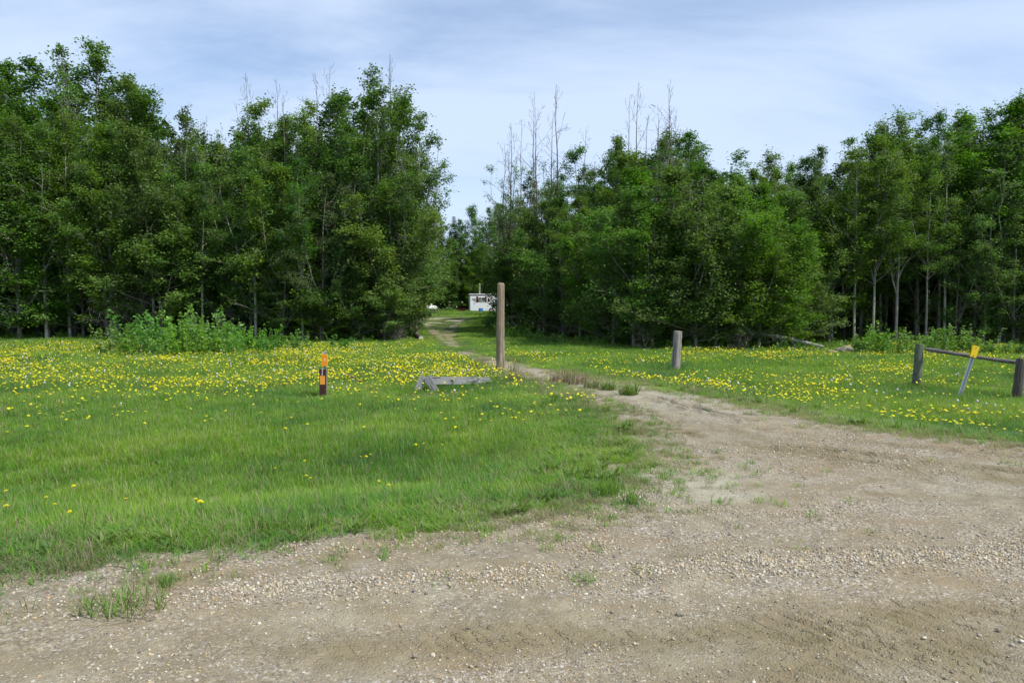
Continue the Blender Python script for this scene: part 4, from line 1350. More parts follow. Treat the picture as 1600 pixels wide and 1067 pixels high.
# --- dead trees standing above the crowns
for i, (px, Y, top) in enumerate(((100, 39.2, 108), (240, 40, 128), (388, 40.2, 118), (428, 40, 128), (505, 39.6, 102), (490, 41, 120), (622, 39, 96), (612, 39.8, 118), (438, 38.8, 150),
                                  (790, 48, 222), (797, 46.5, 195), (812, 46, 188), (838, 44, 142), (846, 43, 165), (874, 43, 140), (858, 43.6, 178), (914, 41, 198), (802, 50, 225), (990, 37.2, 138), (984, 38.4, 150),
                                  (1042, 36.2, 134), (1030, 37, 165), (1062, 36.6, 168), (1292, 38, 228), (1474, 35.8, 168), (1538, 35.6, 165), (1190, 38.5, 250), (1015, 37.5, 185))):
    plant_px('dead', px, Y + 1.8, top, 'dead', var=i, wide=0.95)
for (px, Y, top, rx, ry) in ((190, 36.9, 442, 0.1, 0.25), (210, 36.8, 455, 0, -.3), (622, 35.4, 500, 0, .2), (612, 35.2, 508, .2, 0), (1012, 28.9, 515, .1, .3), (1165, 28.2, 520, 0, .5), (350, 36.4, 480, 0, .2), (880, 37, 500, 0, .2)):
    plant_px('deadbush', px, Y, top, 'brush', lean=(rx, ry))

ALL.sort(key=lambda a: a[1])
cnts = {}
LOOK = {'poplar': 'green poplar', 'balsam': 'pale-leaved poplar', 'aspen': 'high-crowned aspen', 'bushy': 'bushy young poplar', 'shade': 'shaded poplar',
        'thin': 'see-through poplar', 'dead': 'bare dead tree', 'spruce': 'dark pointed spruce', 'deadbush': 'bare grey brushwood tangle'}
PLACE = {'left skyline': ('on the left wood skyline', 'skyline trees of the left wood'), 'left front': ('in the left wood front row', 'front row of the left wood'),
         'left edge': ('along the left wood drive edge', 'drive edge of the left wood'), 'right skyline': ('on the right wood skyline', 'skyline trees of the right wood'),
         'right front': ('in the right wood front row', 'front row of the right wood'), 'far': ('behind the white caravan clearing', 'trees behind the caravan clearing'),
         'dead': ('rising above the leafy crowns', 'dead trees above the crowns'), 'brush': ('at the foot of the wood', 'brushwood at the foot of the wood')}
for root, px, py, k, where in ALL:
    cat = 'dead tree' if k == 'dead' else ('brushwood' if k == 'deadbush' else 'tree')
    if where.startswith('interior'):
        side = where.split()[1]
        tag(root, 'tree deep inside the dense %s wood behind its front rows' % side, cat, 'trees inside the %s wood' % side)
    elif px < -5 or px > 1605:
        side = 'left' if px < 0 else 'right'
        tag(root, 'tree of the %s wood standing beyond the photo edge' % side, cat, 'trees beyond the %s edge' % side)
    else:
        key = (k, where)
        i = cnts.get(key, 0); cnts[key] = i + 1
        tag(root, '%s %s from the left %s' % (ORD[i], LOOK[k], PLACE[where][0]), cat, PLACE[where][1])

# undergrowth in the wood: one mass of low leafy stems nobody could count
def leafy_stems(seed, nst, h, rad, size, leafm, nleaf=46, stemm=M_BARK_D, up=0.5, lean=.18):
    r = np.random.default_rng(seed)
    mb = MB(); C, D = [], []
    for i in range(nst):
        a = r.uniform(0, 6.28); q = rad * math.sqrt(r.random())
        b = np.array([q * math.cos(a), q * math.sin(a), 0])
        hh = h * r.uniform(.45, 1.15)
        d = np.array([r.normal() * lean, r.normal() * lean, 1.0])
        e = b + d * hh
        mb.tube([b, (b + e) / 2 + r.normal(size=3) * .02, e], [0.008, 0.006, 0.003], 3, cap=False)
        t = 0.12 + 0.92 * r.random(nleaf) ** 0.8
        C.append(b + d * hh * t[:, None] + r.normal(size=(nleaf, 3)) * np.array([.07, .07, .03]) * (1.35 - 0.75 * t[:, None]) * (h ** .5)); D.append(np.tile(d * .3, (nleaf, 1)))
    return mb.mesh('stems', stemm), leaf_mesh('foliage', np.concatenate(C), np.concatenate(D), size, [leafm], seed=seed, up=up)


under = []
for i in range(3):
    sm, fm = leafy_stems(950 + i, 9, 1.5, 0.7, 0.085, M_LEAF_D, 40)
    under.append(src('under_%d' % i, fm))
r = np.random.default_rng(960)
x = r.uniform(-60, 60, 12000); y = r.uniform(29, 125, 12000)
dl_ = np.minimum(np.minimum(sdf(x, y, LEFT_WOOD), sdf(x, y, RIGHT_WOOD)), sdf(x, y, FAR_WOOD))
k = (dl_ < -0.6) & (r.random(12000) < 0.18 + 0.5 * (dl_ < -9) + .5 * (y > 97)) & (np.abs(x) < y * .78 + 3)
x, y = x[k], y[k]; n = len(x); s_ = r.uniform(.5, 1.2, n) * np.where(y > 44, 2.1, 0.9)
scatter('undergrowth', np.stack([x, y, height(x, y, False)], 1), np.stack([np.zeros(n), np.zeros(n), r.uniform(0, 6.28, n)], 1), np.stack([s_] * 3, 1), r.integers(0, 3, n), under)
# low leaf litter rim where turf meets wood
g_rim = [src('rim_%d' % i, leafy_stems(970 + i, 5, 0.35, 0.22, 0.06, M_LEAF_S if i == 0 else M_LEAF, 18)[1]) for i in range(3)]
x = r.uniform(-34, 34, 16000); y = r.uniform(26, 92, 16000)
dl_ = np.minimum(sdf(x, y, LEFT_WOOD), sdf(x, y, RIGHT_WOOD))
k = (np.abs(dl_ - 0.1) < 0.9) & (r.random(16000) < 0.55); x, y = x[k], y[k]; n = len(x); s_ = r.uniform(.5, 1.5, n)
scatter('low_weeds', np.stack([x, y, height(x, y, False)], 1), np.stack([np.zeros(n), np.zeros(n), r.uniform(0, 6.28, n)], 1), np.stack([s_] * 3, 1), r.integers(0, 3, n), g_rim)

dw = []
for i in range(2):
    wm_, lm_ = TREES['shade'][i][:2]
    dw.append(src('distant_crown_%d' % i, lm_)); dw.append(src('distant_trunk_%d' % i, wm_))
x = r.uniform(-120, 120, 5200); y = r.uniform(62, 150, 5200)
ins = np.minimum(np.minimum(sdf(x, y, LEFT_WOOD), sdf(x, y, RIGHT_WOOD)), sdf(x, y, FAR_WOOD))
k = (ins < -2) & (np.abs(x) < y * .85 + 5) & (r.random(len(x)) < 0.30)
x, y = x[k], y[k]; n = len(x); s_ = r.uniform(.55, .92, n) * np.where(y > 95, 1.0, 0.95); az_ = r.uniform(0, 6.28, n)
sx_ = s_ * r.uniform(1.0, 1.5, n)
P2 = np.stack([x, y, height(x, y, False)], 1)
ii_ = r.integers(0, 2, n) * 2
scatter('distant_wood', np.repeat(P2, 2, 0), np.repeat(np.stack([az_ * 0, az_ * 0, az_], 1), 2, 0), np.repeat(np.stack([sx_, sx_, s_], 1), 2, 0), (ii_[:, None] + np.array([0, 1])).ravel(), dw)

# ------------------------------------------------------------------ poplar suckers in front of the wood
suck = [leafy_stems(1000 + i, 10, 1.2, 0.5, 0.10, M_LEAF_S, 50, up=0.3) for i in range(4)]
SK_L = [(182, 556, 508), (205, 552, 492), (222, 556, 515), (240, 553, 500), (262, 556, 496), (280, 552, 488), (300, 556, 500), (318, 553, 490), (338, 556, 502), (358, 552, 494), (378, 555, 512), (395, 553, 512), (425, 552, 514), (448, 551, 520), (472, 550, 522), (195, 560, 520), (290, 559, 512), (330, 558, 515),
        (250, 560, 522), (370, 558, 524), (412, 556, 524), (535, 548, 525), (650, 515, 492), (662, 500, 478)]
SK_R = [(1345, 556, 523), (1362, 556, 514), (1378, 556, 512), (1398, 556, 524), (1415, 556, 517), (1436, 556, 522), (1452, 554, 518), (1472, 555, 513), (1490, 556, 520), (1507, 554, 512), (1522, 556, 520), (1540, 557, 532), (1560, 557, 536), (1582, 557, 540), (1600, 557, 534), (1640, 557, 520), (950, 540, 522), (1080, 548, 530), (778, 525, 500), (790, 530, 508), (765, 515, 494), (800, 532, 506), (760, 506, 490), (815, 533, 512), (775, 512, 488), (835, 536, 516), (860, 538, 520)]
for side, lst, gp in (('left', SK_L, 'leafy poplar suckers before the left wood'), ('right', SK_R, 'leafy poplar suckers before the right wood')):
    for i, (px, pb, ptp) in enumerate(sorted(lst)):
        x, y = ground_at(px, pb)
        zt = at_depth(px, ptp, y)[1]; z = h1(x, y)
        s = max((zt - z) / 1.15, 0.3)
        root = empty('poplar_shrub', (x, y, z), (0, 0, random.uniform(0, 6.28)), (max(s, .8) * 1.05, max(s, .8) * 1.05, s))
        tag(root, '%s bright green leafy shrub from the left before the %s wood' % (ORD[i], side), 'shrub', gp)
        obj('stems', suck[i % 4][0], root); obj('foliage', suck[i % 4][1], root)

# ------------------------------------------------------------------ posts
def post_mesh(name, H, r0, r1, mat, seed, dome=0.02, n=28, square=0.0, below=0.3):
    rr = np.random.default_rng(seed)
    mb = MB()
    zs = [-below] + list(np.linspace(0, H - dome, 14)) + [H - dome * .55, H - dome * .2, H]
    gro = rr.uniform(-0.035, 0.02, n)
    gro[rr.integers(0, n, 3)] -= 0.10
    rings = []
    for i, z in enumerate(zs):
        t = max(z, 0) / H
        r_ = r0 + (r1 - r0) * t
        if i >= len(zs) - 3:
            r_ *= (0.93, 0.78, 0.45)[i - (len(zs) - 3)] if dome > 0.03 else (0.985, 0.97, 0.90)[i - (len(zs) - 3)]
        wob = rr.normal() * 0.004
        rings.append([((r_ * (1 + gro[k] + rr.normal() * 0.008) + wob * .3) * math.cos(2 * math.pi * k / n) + wob, (r_ * (1 + gro[k])) * math.sin(2 * math.pi * k / n), z) for k in range(n)])
    V = [p for rg in rings for p in rg]
    F = []
    for i in range(len(zs) - 1):
        for k in range(n):
            F.append((i * n + k, i * n + (k + 1) % n, (i + 1) * n + (k + 1) % n, (i + 1) * n + k))
    F.append(tuple((len(zs) - 1) * n + k for k in range(n)))
    mb.add(V, F)
    return mb.mesh(name, mat)


def staple_mesh():
    mb = MB(); mb.tube([(-.02, 0, 0), (-.02, -.012, 0), (.02, -.012, 0.004), (.02, 0, 0.004)], 0.0035, 5)
    return mb.mesh('staple', M_STEEL)


STAPLE = staple_mesh()
x, y = ground_at(782, 579)
H = at_depth(783, 442, y)[1] - h1(x, y)
root = empty('gate_post', (x, y, h1(x, y)), (0, R(0.3), 0))
tag(root, 'tall round weathered wooden post with a rounded top, left of the driveway', 'post')
obj('shaft', post_mesh('tall_post', H, 0.122, 0.098, M_POST, 3, dome=0.05), root)
for k, (hh, aa) in enumerate(((.55, .2), (.95, .9), (1.3, -.3), (1.75, .6), (2.0, 1.1))):
    rr_ = 0.122 - 0.024 * hh / H
    obj('staple', STAPLE, root, (rr_ * math.sin(aa), -rr_ * math.cos(aa), hh), (0, R(20 * k), aa))
PX0, PY0 = x, y
x, y = ground_at(1055, 584)
H = at_depth(1059, 517, y)[1] - h1(x, y)
o = tag(obj('wooden_post', post_mesh('short_post', H, 0.118, 0.112, M_POST2, 5, dome=0.008), None, (x, y, h1(x, y)), (0, R(3.2), 0)), 'short grey flat-topped wooden post standing alone right of the driveway', 'post')

# ------------------------------------------------------------------ fence on the right
xa, ya = ground_at(1431, 607)
xb, yb = ground_at(1588, 627)
Ha = at_depth(1438, 537, ya)[1] - h1(xa, ya)
Hb = at_depth(1595, 560, yb)[1] - h1(xb, yb)
root = empty('rail_fence', (xa, ya, h1(xa, ya)))
tag(root, 'weathered fence brace of two round posts with one rail and thin wires at the right', 'fence')
za, zb = h1(xa, ya), h1(xb, yb)
pa = obj('post', post_mesh('fence_post_green', Ha, 0.098, 0.092, M_POST3, 7, dome=0.015), root, (0, 0, 0), (0, R(3.2), 0)); pa['label'] = 'greenish treated post with wire wraps'
pb_ = obj('post', post_mesh('fence_post_dark', Hb, 0.095, 0.086, M_POST4, 8, dome=0.015), root, (xb - xa, yb - ya, zb - za), (0, R(4.5), 0)); pb_['label'] = 'dark brown post at the photo edge'
mb = MB()
A = Vector(at_depth(1446, 546, ya - 0.05)[0:1] + (ya - 0.05,) + at_depth(1446, 546, ya - 0.05)[1:2])
B = Vector(at_depth(1602, 567, yb - 0.05)[0:1] + (yb - 0.05,) + at_depth(1602, 567, yb - 0.05)[1:2])
LL = (B - A).length
dirn = (B - A).normalized()
n_ = 15
pts, rad = [], []
for i in range(n_):
    t = i / (n_ - 1)
    pts.append((t * LL, 0.012 * math.sin(5 * t), 0.018 * math.sin(3.3 * t + 0.5) - 0.03 * math.sin(math.pi * t)))
    rad.append(0.047 - 0.010 * t + 0.004 * math.sin(17 * t) if i > 0 else 0.032)
mb.tube(pts, rad, 12, jit=0.07)
q = dirn.to_track_quat('X', 'Z')
o = obj('rail', mb.mesh('fence_rail', M_RAIL), root, A - Vector((xa, ya, za)), q.to_euler())
for hh in (0.32, 0.62, 0.86):
    mb = MB()
    P0 = Vector((0.05, -0.11, hh)); P1 = Vector((xb - xa + .05, yb - ya - 0.10, zb - za + hh * Hb / Ha))
    P2 = P1 + (P1 - P0) * 1.8
    pp = [P0 + (P1 - P0) * t + Vector((0, 0, -0.03 * math.sin(math.pi * t))) for t in np.linspace(0, 1, 12)] + [P1 + (P2 - P1) * t + Vector((0, 0, -0.05 * math.sin(math.pi * t))) for t in np.linspace(0.1, 1, 8)]
    mb.tube(pp, 0.0028, 4)
    for i in range(1, 11):
        c = pp[i]
        mb.tube([c + Vector((-.012, 0, -.014)), c + Vector((.012, 0, .014))], 0.002, 3)
    obj('wire', mb.mesh('barbed_wire', M_DARKSTEEL), root)
for hh in (0.33, 0.63):
    mb = MB()
    mb.tube([Vector((math.cos(t) * .113 + 0.078 * hh, math.sin(t) * .113, hh + 0.03 * math.sin(2 * t))) for t in np.linspace(0, 6.4, 18)], 0.004, 4)
    obj('wire_wrap', mb.mesh('wire_wrap', M_DARKSTEEL), root)

# ------------------------------------------------------------------ leaning yellow-topped marker
def u_channel(H, wdt, dep, th, mat, name, holes=True):
    mb = MB()
    pr = [(-wdt / 2 - .012, 0), (-wdt / 2, 0), (-wdt * .22, dep), (wdt * .22, dep), (wdt / 2, 0), (wdt / 2 + .012, 0),
          (wdt / 2 + .012, th), (wdt / 2 + th, th), (wdt * .22 + th, dep + th), (-wdt * .22 - th, dep + th), (-wdt / 2 - th, th), (-wdt / 2 - .012, th)]
    n = len(pr)
    V = [(a, b, z) for z in (-0.3, H) for a, b in pr]
    F = [(k, (k + 1) % n, n + (k + 1) % n, n + k) for k in range(n)]
    F += [(0 + n, 1 + n, 10 + n, 11 + n), (1 + n, 2 + n, 9 + n, 10 + n), (2 + n, 3 + n, 8 + n, 9 + n), (3 + n, 4 + n, 7 + n, 8 + n), (4 + n, 5 + n, 6 + n, 7 + n)]
    mb.add(V, F)
    return mb.mesh(name, mat, smooth=False)


x, y = ground_at(1497, 626)
z = h1(x, y)
H = at_depth(1518, 541, y)[1] - z
lean = math.atan2((1522 - 1497) / FPX * y, H)
root = empty('marker_stake', (x, y, z), (R(-3), lean, R(-12)))
tag(root, 'leaning grey steel stake with a yellow cap, in front of the fence rail', 'marker')
LH = H / math.cos(lean)
obj('stake', u_channel(LH, 0.05, 0.03, 0.006, M_STEEL, 'steel_stake'), root)
mb = MB(); mb.box(-.062, .062, -0.012, -0.004, LH - .235, LH + .01, bev=0.004)
obj('cap_plate', mb.mesh('yellow_plate', M_YELLOW), root)
mb = MB(); mb.box(-.062, .062, 0.044, 0.052, LH - .235, LH + .01, bev=0.004)
obj('cap_plate', mb.mesh('yellow_plate_back', M_YELLOW), root)
for zz_ in (LH - .20, LH - .03):
    mb = MB(); mb.tube([(0, -.02, zz_), (0, -.012, zz_)], 0.009, 8)
    obj('bolt', mb.mesh('bolt', M_DARKSTEEL), root)


# ------------------------------------------------------------------ orange marker and brown marker
def text_mesh(s, size, mat, name):
    cu = bpy.data.curves.new(name, 'FONT')
    cu.body = s; cu.size = size; cu.extrude = 0.0008; cu.align_x = 'CENTER'; cu.align_y = 'CENTER'; cu.offset = size * 0.02
    to = bpy.data.objects.new(name, cu)
    COL.objects.link(to)
    dg = bpy.context.evaluated_depsgraph_get()
    me = bpy.data.meshes.new_from_object(to.evaluated_get(dg))
    bpy.data.objects.remove(to)
    me.materials.clear(); me.materials.append(mat)
    return me


x, y = ground_at(508, 622)
z = h1(x, y)
H = at_depth(508, 549, y)[1] - z
root = empty('marker_stake', (x, y, z), (0, R(0.6), 0))
tag(root, 'grey steel stake carrying an orange number plate, behind the brown marker', 'marker')
obj('stake', u_channel(H, 0.036, 0.026, 0.006, M_STEEL, 'grey_stake'), root)
pw = 9.6 / FPX * y / 2
zt = at_depth(508, 553, y)[1] - z; zb_ = at_depth(508, 572.5, y)[1] - z
mb = MB(); mb.box(-pw - .004, pw - .004, -0.012, -0.004, zb_, zt, bev=0.003)
pl = obj('number_plate', mb.mesh('orange_plate', M_YEDGE), root)
mb = MB(); mb.box(-pw + .009, pw - .017, -0.0145, -0.0125, zb_ + .022, zt - .02)
obj('orange_face', mb.mesh('orange_face', M_ORANGE), pl)
obj('numeral', text_mesh('2', 0.065, M_WHITE_INK, 'numeral'), pl, (-.004, -0.016, (zb_ + zt) / 2 + .005), (math.pi / 2, 0, 0))
for zz_ in (zb_ + .008, zt - .008):
    mb = MB(); mb.tube([(-.004, -.018, zz_), (-.004, -.012, zz_)], 0.007, 8)
    obj('bolt', mb.mesh('bolt', M_DARKSTEEL), root)

y2 = y - 0.10
x2 = at_depth(504.5, 600, y2)[0]
z2 = h1(x2, y2)
H = at_depth(504, 576.5, y2)[1] - z2
hw = 10.8 / FPX * y2 / 2
root = empty('trail_marker', (x2, y2, z2))
tag(root, 'low dark brown marker post with white characters and an amber square', 'marker')
mb = MB(); mb.box(-hw, hw, -0.012, 0.0, -0.2, H, bev=0.004)
obj('panel', mb.mesh('brown_panel', M_BROWN), root)
mb = MB(); mb.box(-hw - .003, hw + .022, 0.003, 0.03, -0.2, H - 0.005, bev=0.004)
obj('backing_post', mb.mesh('backing_post', M_POST2), root)
zt = at_depth(504, 587, y2)[1] - z2; zb_ = at_depth(504, 600.5, y2)[1] - z2
mb = MB(); mb.box(-hw + .014, hw - .022, -0.0155, -0.0125, zb_, zt)
obj('amber_patch', mb.mesh('amber_patch', M_AMBER), root)
obj('letter', text_mesh('T', 0.062, M_WHITE_INK, 'letter'), root, (-.004, -0.0145, at_depth(504, 580.3, y2)[1] - z2), (math.pi / 2, 0, 0))
obj('numeral', text_mesh('2', 0.058, M_WHITE_INK, 'numeral'), root, (-.008, -0.0145, at_depth(504, 584.5, y2)[1] - z2), (math.pi / 2, 0, 0))

# ------------------------------------------------------------------ low sawhorse-like barrier
xl, yl = ground_at(666, 613)
z = h1(xl, yl)
top = at_depth(665, 588, yl)[1] - z
root = empty('timber_barrier', (xl, yl, z))
tag(root, 'low grey timber barrier, a plank on an A-shaped end, left of the tall post', 'barrier')
xr2 = at_depth(766, 595, yl + 0.6)[0]
zr2 = at_depth(766, 590, yl + 0.6)[1]
A = Vector((0.0, 0.05, top - 0.005)); B = Vector((xr2 - xl, 0.65, zr2 - z))
dirn = (B - A); LL = dirn.length
q = dirn.to_track_quat('X', 'Z')
mb = MB(); mb.box(0, LL, -0.02, 0.02, -0.172, 0.0, bev=0.005)
# ragged right end
for i, v in enumerate(mb.v):
    if v[0] > LL * .9:
        mb.v[i] = (v[0] + 0.03 * math.sin(v[2] * 70), v[1], v[2])
obj('plank', mb.mesh('plank', M_BOARD), root, A, q.to_euler())


def leg(px_t, px_b, wpx, yoff, name):
    xt = (px_t - 666) / FPX * yl; xb_ = (px_b - 666) / FPX * yl
    d = Vector((xt - xb_, 0, top + 0.06)).normalized()
    M = Matrix.Translation((xb_, yoff, -0.06)) @ d.to_track_quat('X', 'Y').to_matrix().to_4x4()
    mb = MB(); mb.box(-0.05, (Vector((xt - xb_, 0, top + .06))).length, -0.075, 0.075, -0.02, 0.02, bev=0.005)
    me = mb.mesh(name, M_BOARD)
    o = obj('leg', me, root)
    o.matrix_parent_inverse = Matrix.Identity(4)
    o.matrix_local = M
    return o


leg(662.5, 648.5, 12, -0.03, 'leg')
leg(668, 685, 12, -0.075, 'leg')

# stick lying in the grass
x0_, y0_ = ground_at(541, 598); x1_, y1_ = ground_at(572, 607)
mb = MB(); mb.tube([(0, 0, .20), ((x1_ - x0_) / 2, (y1_ - y0_) / 2, .17), (x1_ - x0_, y1_ - y0_, .08)], [.02, .022, .016], 8, jit=.08)
tag(obj('fallen_stick', mb.mesh('stick', M_STICK), None, (x0_, y0_, h1(x0_, y0_))), 'thin brown stick lying in the dandelions right of the orange marker', 'stick')


# ------------------------------------------------------------------ logs
def log(pa, pb, ha, hb, r0, r1, label, name='fallen_log', mat=M_DEAD, stubs=0, end=True):
    xa, ya = ground_at(*pa); xb, yb = ground_at(*pb)
    if abs(ya - yb) > 4:
        yb = ya + 0.8 * (1 if yb > ya else -1); xb = at_depth(pb[0], pb[1], yb)[0]
    z0 = h1(xa, ya)
    P0 = Vector((0, 0, ha)); P1 = Vector((xb - xa, yb - ya, h1(xb, yb) - z0 + hb))
    mb = MB()
    pts = [P0 + (P1 - P0) * t + Vector((0, 0, 0.10 * (P1 - P0).length * 0.25 * math.sin(math.pi * t))) for t in np.linspace(0, 1, 9)]
    mb.tube(pts, [r0 + (r1 - r0) * t for t in np.linspace(0, 1, 9)], 12, jit=0.04, cap=True)
    root = empty(name, (xa, ya, z0)); tag(root, label, 'log')
    obj('bark', mb.mesh('log_bark', mat), root)
    if end:
        d = (pts[1] - pts[0]).normalized()
        mb = MB(); mb.tube([P0 - d * 0.012, P0 + d * .004], r0 * .93, 14)
        obj('sawn_end', mb.mesh('sawn_end', M_ENDGRAIN), root)
    for i in range(stubs):
        c = pts[3 + i]
        mb = MB(); mb.tube([c, c + Vector((random.uniform(0.1, .4), -0.1, -0.25)), c + Vector((random.uniform(.3, .7), -.2, -.45))], [.03, .02, .01], 6)
        obj('branch', mb.mesh('log_branch', mat), root)


log((658, 532), (642, 527), .10, .10, .13, .11, 'short pale-ended sawn log at the grass edge left of the driveway')
log((634, 530), (612, 530), .08, .06, .06, .05, 'thin grey log behind the pale-ended sawn log at the wood edge', end=False)
log((1286, 551), (1150, 549), .22, .80, .06, .085, 'long bleached fallen trunk lying along the foot of the right wood', stubs=3, end=False, mat=M_BLEACH)


# ------------------------------------------------------------------ rocks
def rock(seed, w_, d_, h_):
    import bmesh
    from mathutils import noise as mn
    bm = bmesh.new(); bmesh.ops.create_icosphere(bm, subdivisions=4, radius=1)
    for v in bm.verts:
        n_ = mn.fractal(v.co * 1.4 + Vector((seed, 0, 0)), 1.0, 2.0, 4)
        v.co *= 1 + 0.22 * n_
        v.co = Vector((v.co.x * w_, v.co.y * d_, v.co.z * h_))
    me = bpy.data.meshes.new('rock'); bm.to_mesh(me); bm.free(); me.materials.append(M_ROCK)
    me.polygons.foreach_set('use_smooth', [True] * len(me.polygons))
    return me


x, y = ground_at(1322, 555)
tag(obj('boulder', rock(3, .42, .35, .36), None, (x, y, h1(x, y))), 'rounded brown boulder left of the bright shrubs on the right', 'boulder')
x, y = ground_at(1302, 555)
tag(obj('boulder', rock(9, .30, .28, .20), None, (x, y, h1(x, y))), 'small low boulder touching the left of the larger brown boulder', 'boulder')

# ------------------------------------------------------------------ caravan
Y = 90.0
xw0 = at_depth(734.5, 480, Y)[0]
zg = h1(xw0 + 1.5, Y)
zb0 = at_depth(740, 486.0, Y)[1]; zt0 = at_depth(740, 461.5, Y)[1]
BH = zt0 - zb0
root = empty('caravan', (xw0, Y, zg), (0, 0, R(7)))
tag(root, 'white box caravan with a red-shuttered window at the end of the drive', 'caravan')
fl = zb0 - zg
L_, W_ = 5.2, 2.3
mb = MB(); mb.box(0, L_, 0, W_, fl, fl + BH, bev=0.03)
obj('body', mb.mesh('caravan_body', M_WHITE), root)
mb = MB(); mb.box(-.03, L_ + .03, -.03, W_ + .03, fl + BH + .002, fl + BH + .07)
obj('eave_band', mb.mesh('eave_band', M_EAVE), root)
mb = MB(); mb.box(-.10, L_ + .10, -.08, W_ + .08, fl + BH + .072, fl + BH + .19, bev=0.02)
obj('roof', mb.mesh('roof', M_ROOF), root)
wx0, wx1 = 1.02, 1.82
wz0, wz1 = at_depth(750, 471.5, Y)[1] - zg, at_depth(750, 464.5, Y)[1] - zg
mb = MB()
for a in ((wx0, wx1, wz1 - .04, wz1), (wx0, wx1, wz0, wz0 + .04), (wx0, wx0 + .04, wz0 + .04, wz1 - .04), (wx1 - .04, wx1, wz0 + .04, wz1 - .04), ((wx0 + wx1) / 2 - .02, (wx0 + wx1) / 2 + .02, wz0 + .04, wz1 - .04)):
    mb.box(a[0], a[1], -.035, -.002, a[2], a[3])
win = obj('window', mb.mesh('window_frame', M_WHITE), root)
mb = MB(); mb.box(wx0 + .04, wx1 - .04, -.016, -.004, wz0 + .04, wz1 - .04)
obj('pane', mb.mesh('pane', M_GLASS), win)
mb = MB(); mb.box(wx0 + .08, wx0 + .36, -.022, -.018, wz0 + .06, wz1 - .2); mb.box(wx0 + .46, wx1 - .1, -.022, -.018, wz0 + .06, wz1 - .2)
obj('curtain', mb.mesh('curtain', M_CURTAIN), win)
for a, b in ((wx0 - .26, wx0 - .02), (wx1 + .02, wx1 + .22)):
    mb = MB(); mb.box(a, b, -.03, -.003, wz0 - .04, wz1 + .10, bev=.006)
    obj('shutter', mb.mesh('shutter', M_RED2), root)
mb = MB(); mb.tube([(1.25, .9, fl + BH + .1), (1.25, .9, fl + BH + .75), (1.25, .9, fl + BH + 1.35)], [.075, .07, .07], 12); mb.tube([(1.25, .9, fl + BH + 1.36), (1.25, .9, fl + BH + 1.46)], [.10, .02], 12)
obj('stove_pipe', mb.mesh('stove_pipe', M_CHIM), root)
for xx in (.45, 3.1):
    mb = MB(); mb.tube([(xx, .35, fl), (xx + .12, .25, -.03)], .035, 6)
    obj('jack_leg', mb.mesh('jack_leg', M_STEEL), root)
mb = MB(); mb.tube([(2.6, -.02, .32), (2.6, .22, .32)], .32, 20)
wh = obj('wheel', mb.mesh('wheel', M_TYRE), root)
mb = MB(); mb.tube([(2.6, -.03, .32), (2.6, .0, .32)], .17, 16)
obj('rim', mb.mesh('rim', M_STEEL), wh)

# blue barrel
bx_, _ = at_depth(751.5, 487, 88.5)
mb = MB(); mb.tube([(0, 0, 0), (0, 0, .05), (0, 0, .28), (0, 0, .30), (0, 0, .33), (0, 0, .56), (0, 0, .6)], [.25, .28, .28, .295, .28, .28, .25], 20)
zb1 = h1(bx_, 88.5)
root = empty('plastic_barrel', (bx_, 88.5, zb1)); tag(root, 'blue plastic barrel standing before the caravan', 'barrel')
obj('drum', mb.mesh('drum', M_BLUE), root)
mb = MB(); mb.tube([(0, 0, .602), (0, 0, .63)], .265, 20); obj('lid', mb.mesh('lid', M_BLUE), root)

# rusty fire box
x, _ = at_depth(714.5, 488, 89); z = h1(x, 89)
root = empty('fire_box', (x, 89, z)); tag(root, 'rusty brown metal fire box on the grass left of the caravan', 'fire box')
mb = MB(); mb.box(0, .95, 0, .6, .10, .58, bev=.015); obj('box', mb.mesh('fire_box', M_RUST), root)
mb = MB(); mb.box(-.03, .98, -.03, .63, .585, .62); obj('rim', mb.mesh('fire_box_rim', M_RUST), root)
for xx, yy in ((.05, .05), (.9, .05), (.05, .55), (.9, .55)):
    mb = MB(); mb.box(xx - .03, xx + .03, yy - .03, yy + .03, -.05, .099); obj('leg', mb.mesh('fire_box_leg', M_RUST), root)

# propane tank seen nearly end on
x, zz_ = at_depth(674, 481.5, 92); z = h1(x, 92)
root = empty('propane_tank', (x, 92, z), (0, 0, R(62))); tag(root, 'white rounded propane tank lying on the grass at the end of the clearing', 'tank')
cz = max(zz_ - z, .40)
mb = MB(); rr_ = .33; Lh = .75
pr = [(-Lh - rr_ * .8 * math.cos(t), rr_ * math.sin(t)) for t in np.linspace(0.08, math.pi / 2, 7)] + [(Lh + rr_ * .8 * math.cos(t), rr_ * math.sin(t)) for t in np.linspace(math.pi / 2, 0.08, 7)]
mb.tube([(a, 0, cz) for a, b in pr], [b for a, b in pr], 24)
obj('vessel', mb.mesh('vessel', M_TANK), root)
mb = MB(); mb.tube([(0, 0, cz + rr_ - .02), (0, 0, cz + rr_ + .16), (0, 0, cz + rr_ + .2)], [.13, .13, .08], 16)
obj('valve_hood', mb.mesh('hood', M_TANK), root)
for xx in (-.5, .5):
    mb = MB(); mb.box(xx - .04, xx + .04, -.22, .22, -.03, cz - rr_ * .85); obj('foot', mb.mesh('foot', M_DARKSTEEL), root)

# ------------------------------------------------------------------ separate tufts
def tuft(px, py, n, rad, h, wd, spread, dry, mats, label, name='grass_tuft', seed=0, sc=1.0):
    x, y = ground_at(px, py)
    V, F, lv, mi = blades(n, rad, h, wd, spread=spread, dry=dry, seed=seed)
    o = obj(name, np_mesh(name, V, F, list(mats), {'lv': lv}, smooth=True, mi=mi), None, (x, y, h1(x, y) - 0.005), (0, 0, random.uniform(0, 6)))
    tag(o, label, 'grass tuft' if name == 'grass_tuft' else 'weed')
    return o


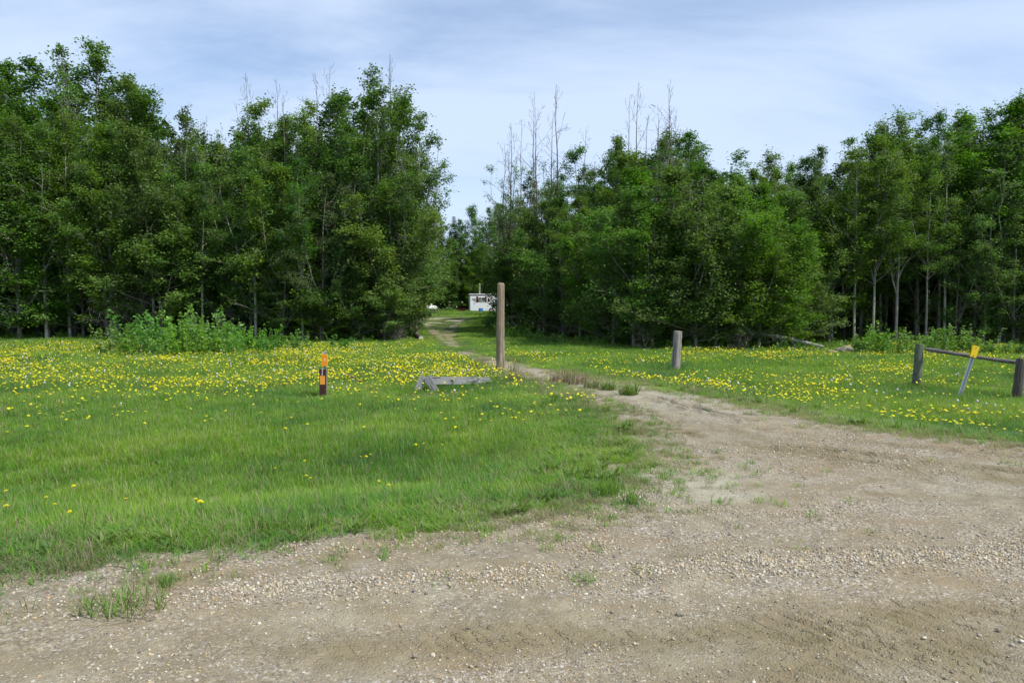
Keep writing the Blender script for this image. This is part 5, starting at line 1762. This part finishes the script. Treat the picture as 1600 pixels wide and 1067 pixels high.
GM = (M_REED, M_DRY)
tuft(168, 948, 130, .17, .095, .0060, .8, .25, GM, 'largest green tuft in the gravel at the lower left', seed=1)
tuft(215, 950, 90, .17, .13, .0060, .85, .25, GM, 'taller tuft joined to the right of the lower left tuft', seed=2)
tuft(260, 916, 55, .035, .085, .005, .5, .0, GM, 'tiny bright tuft up right of the large lower left tufts', seed=3)
tuft(25, 962, 26, .12, .12, .004, .6, .7, GM, 'wispy half-dry tuft at the left photo edge', seed=4)
tuft(912, 908, 60, .07, .055, .004, 1.2, .05, GM, 'small flat tuft on the pale gravel ridge at centre', seed=5)
tuft(1003, 893, 34, .07, .035, .004, 1.3, .1, GM, 'faint tiny tuft right of the one on the gravel ridge', seed=6)
tuft(705, 908, 50, .16, .035, .004, 1.2, .1, GM, 'flat strip of grass on the gravel left of the ridge tuft', seed=7)
tuft(985, 787, 70, .06, .16, .0065, .85, .05, GM, 'spiky bright tuft on the pale dirt at the corner of the verge', seed=8)
tuft(952, 772, 140, .12, .17, .0055, .45, .05, GM, 'dense upright tuft at the tip of the verge corner', seed=9)
tuft(455, 828, 260, .22, .15, .0055, .5, .02, GM, 'dark green dense tuft at the near edge of the left verge', seed=10)
tuft(420, 835, 160, .18, .10, .005, .6, .1, GM, 'lower tuft left of the dark green dense one at the verge edge', seed=16)
tuft(876, 843, 50, .09, .06, .0045, .9, .05, GM, 'small green tuft just below the verge near the centre', seed=11)
tuft(1580, 726, 40, .10, .06, .005, .9, .3, GM, 'small tuft on the gravel near the right photo edge', seed=12)
tuft(855, 860, 24, .05, .09, .004, .6, .2, GM, 'thin upright sprig below the verge near the centre', seed=13)
tuft(1030, 690, 60, .16, .06, .005, .9, .1, GM, 'flat grass patch right of the verge corner on the drive', seed=14)
tuft(800, 597, 90, .18, .55, .006, .55, .95, (M_GRASS, M_DRY), 'pale dry grass tuft at the foot of the tall post', seed=15)
WM = (M_WEED, M_RED)
tuft(983, 617, 200, .17, .24, .012, .85, .08, WM, 'rightmost green weed clump on the crown of the drive', 'weed_clump', 20)
tuft(951, 609, 160, .17, .20, .012, .85, .15, WM, 'second green weed clump from the right on the drive', 'weed_clump', 21)
tuft(926, 606, 160, .2, .21, .010, .7, .5, WM, 'reddish weed clump in the middle of the row on the drive', 'weed_clump', 22)
tuft(899, 600, 220, .3, .26, .009, .6, .7, WM, 'tall brown seedy weed clump on the drive', 'weed_clump', 23)
tuft(878, 596, 220, .3, .28, .009, .6, .75, WM, 'leftmost brown seedy weed clump of the row on the drive', 'weed_clump', 24)

# a few stones larger than the rest
for i, (px, py, s, lb) in enumerate(((1062, 962, .021, 'white angular stone lying on the brown wheel track at centre right'), (648, 1027, .014, 'pale round stone near the bottom of the photo left of centre'),
                                     (306, 930, .018, 'grey-white stone at the edge of the lower left gravel'), (1560, 985, .014, 'small tan stone in the tread marks near the right edge'))):
    x, y = ground_at(px, py)
    tag(obj('stone', rock(20 + i, s, s * .8, s * .7), None, (x, y, h1(x, y) + s * .3)), lb, 'stone')
bpy.data.meshes  # end
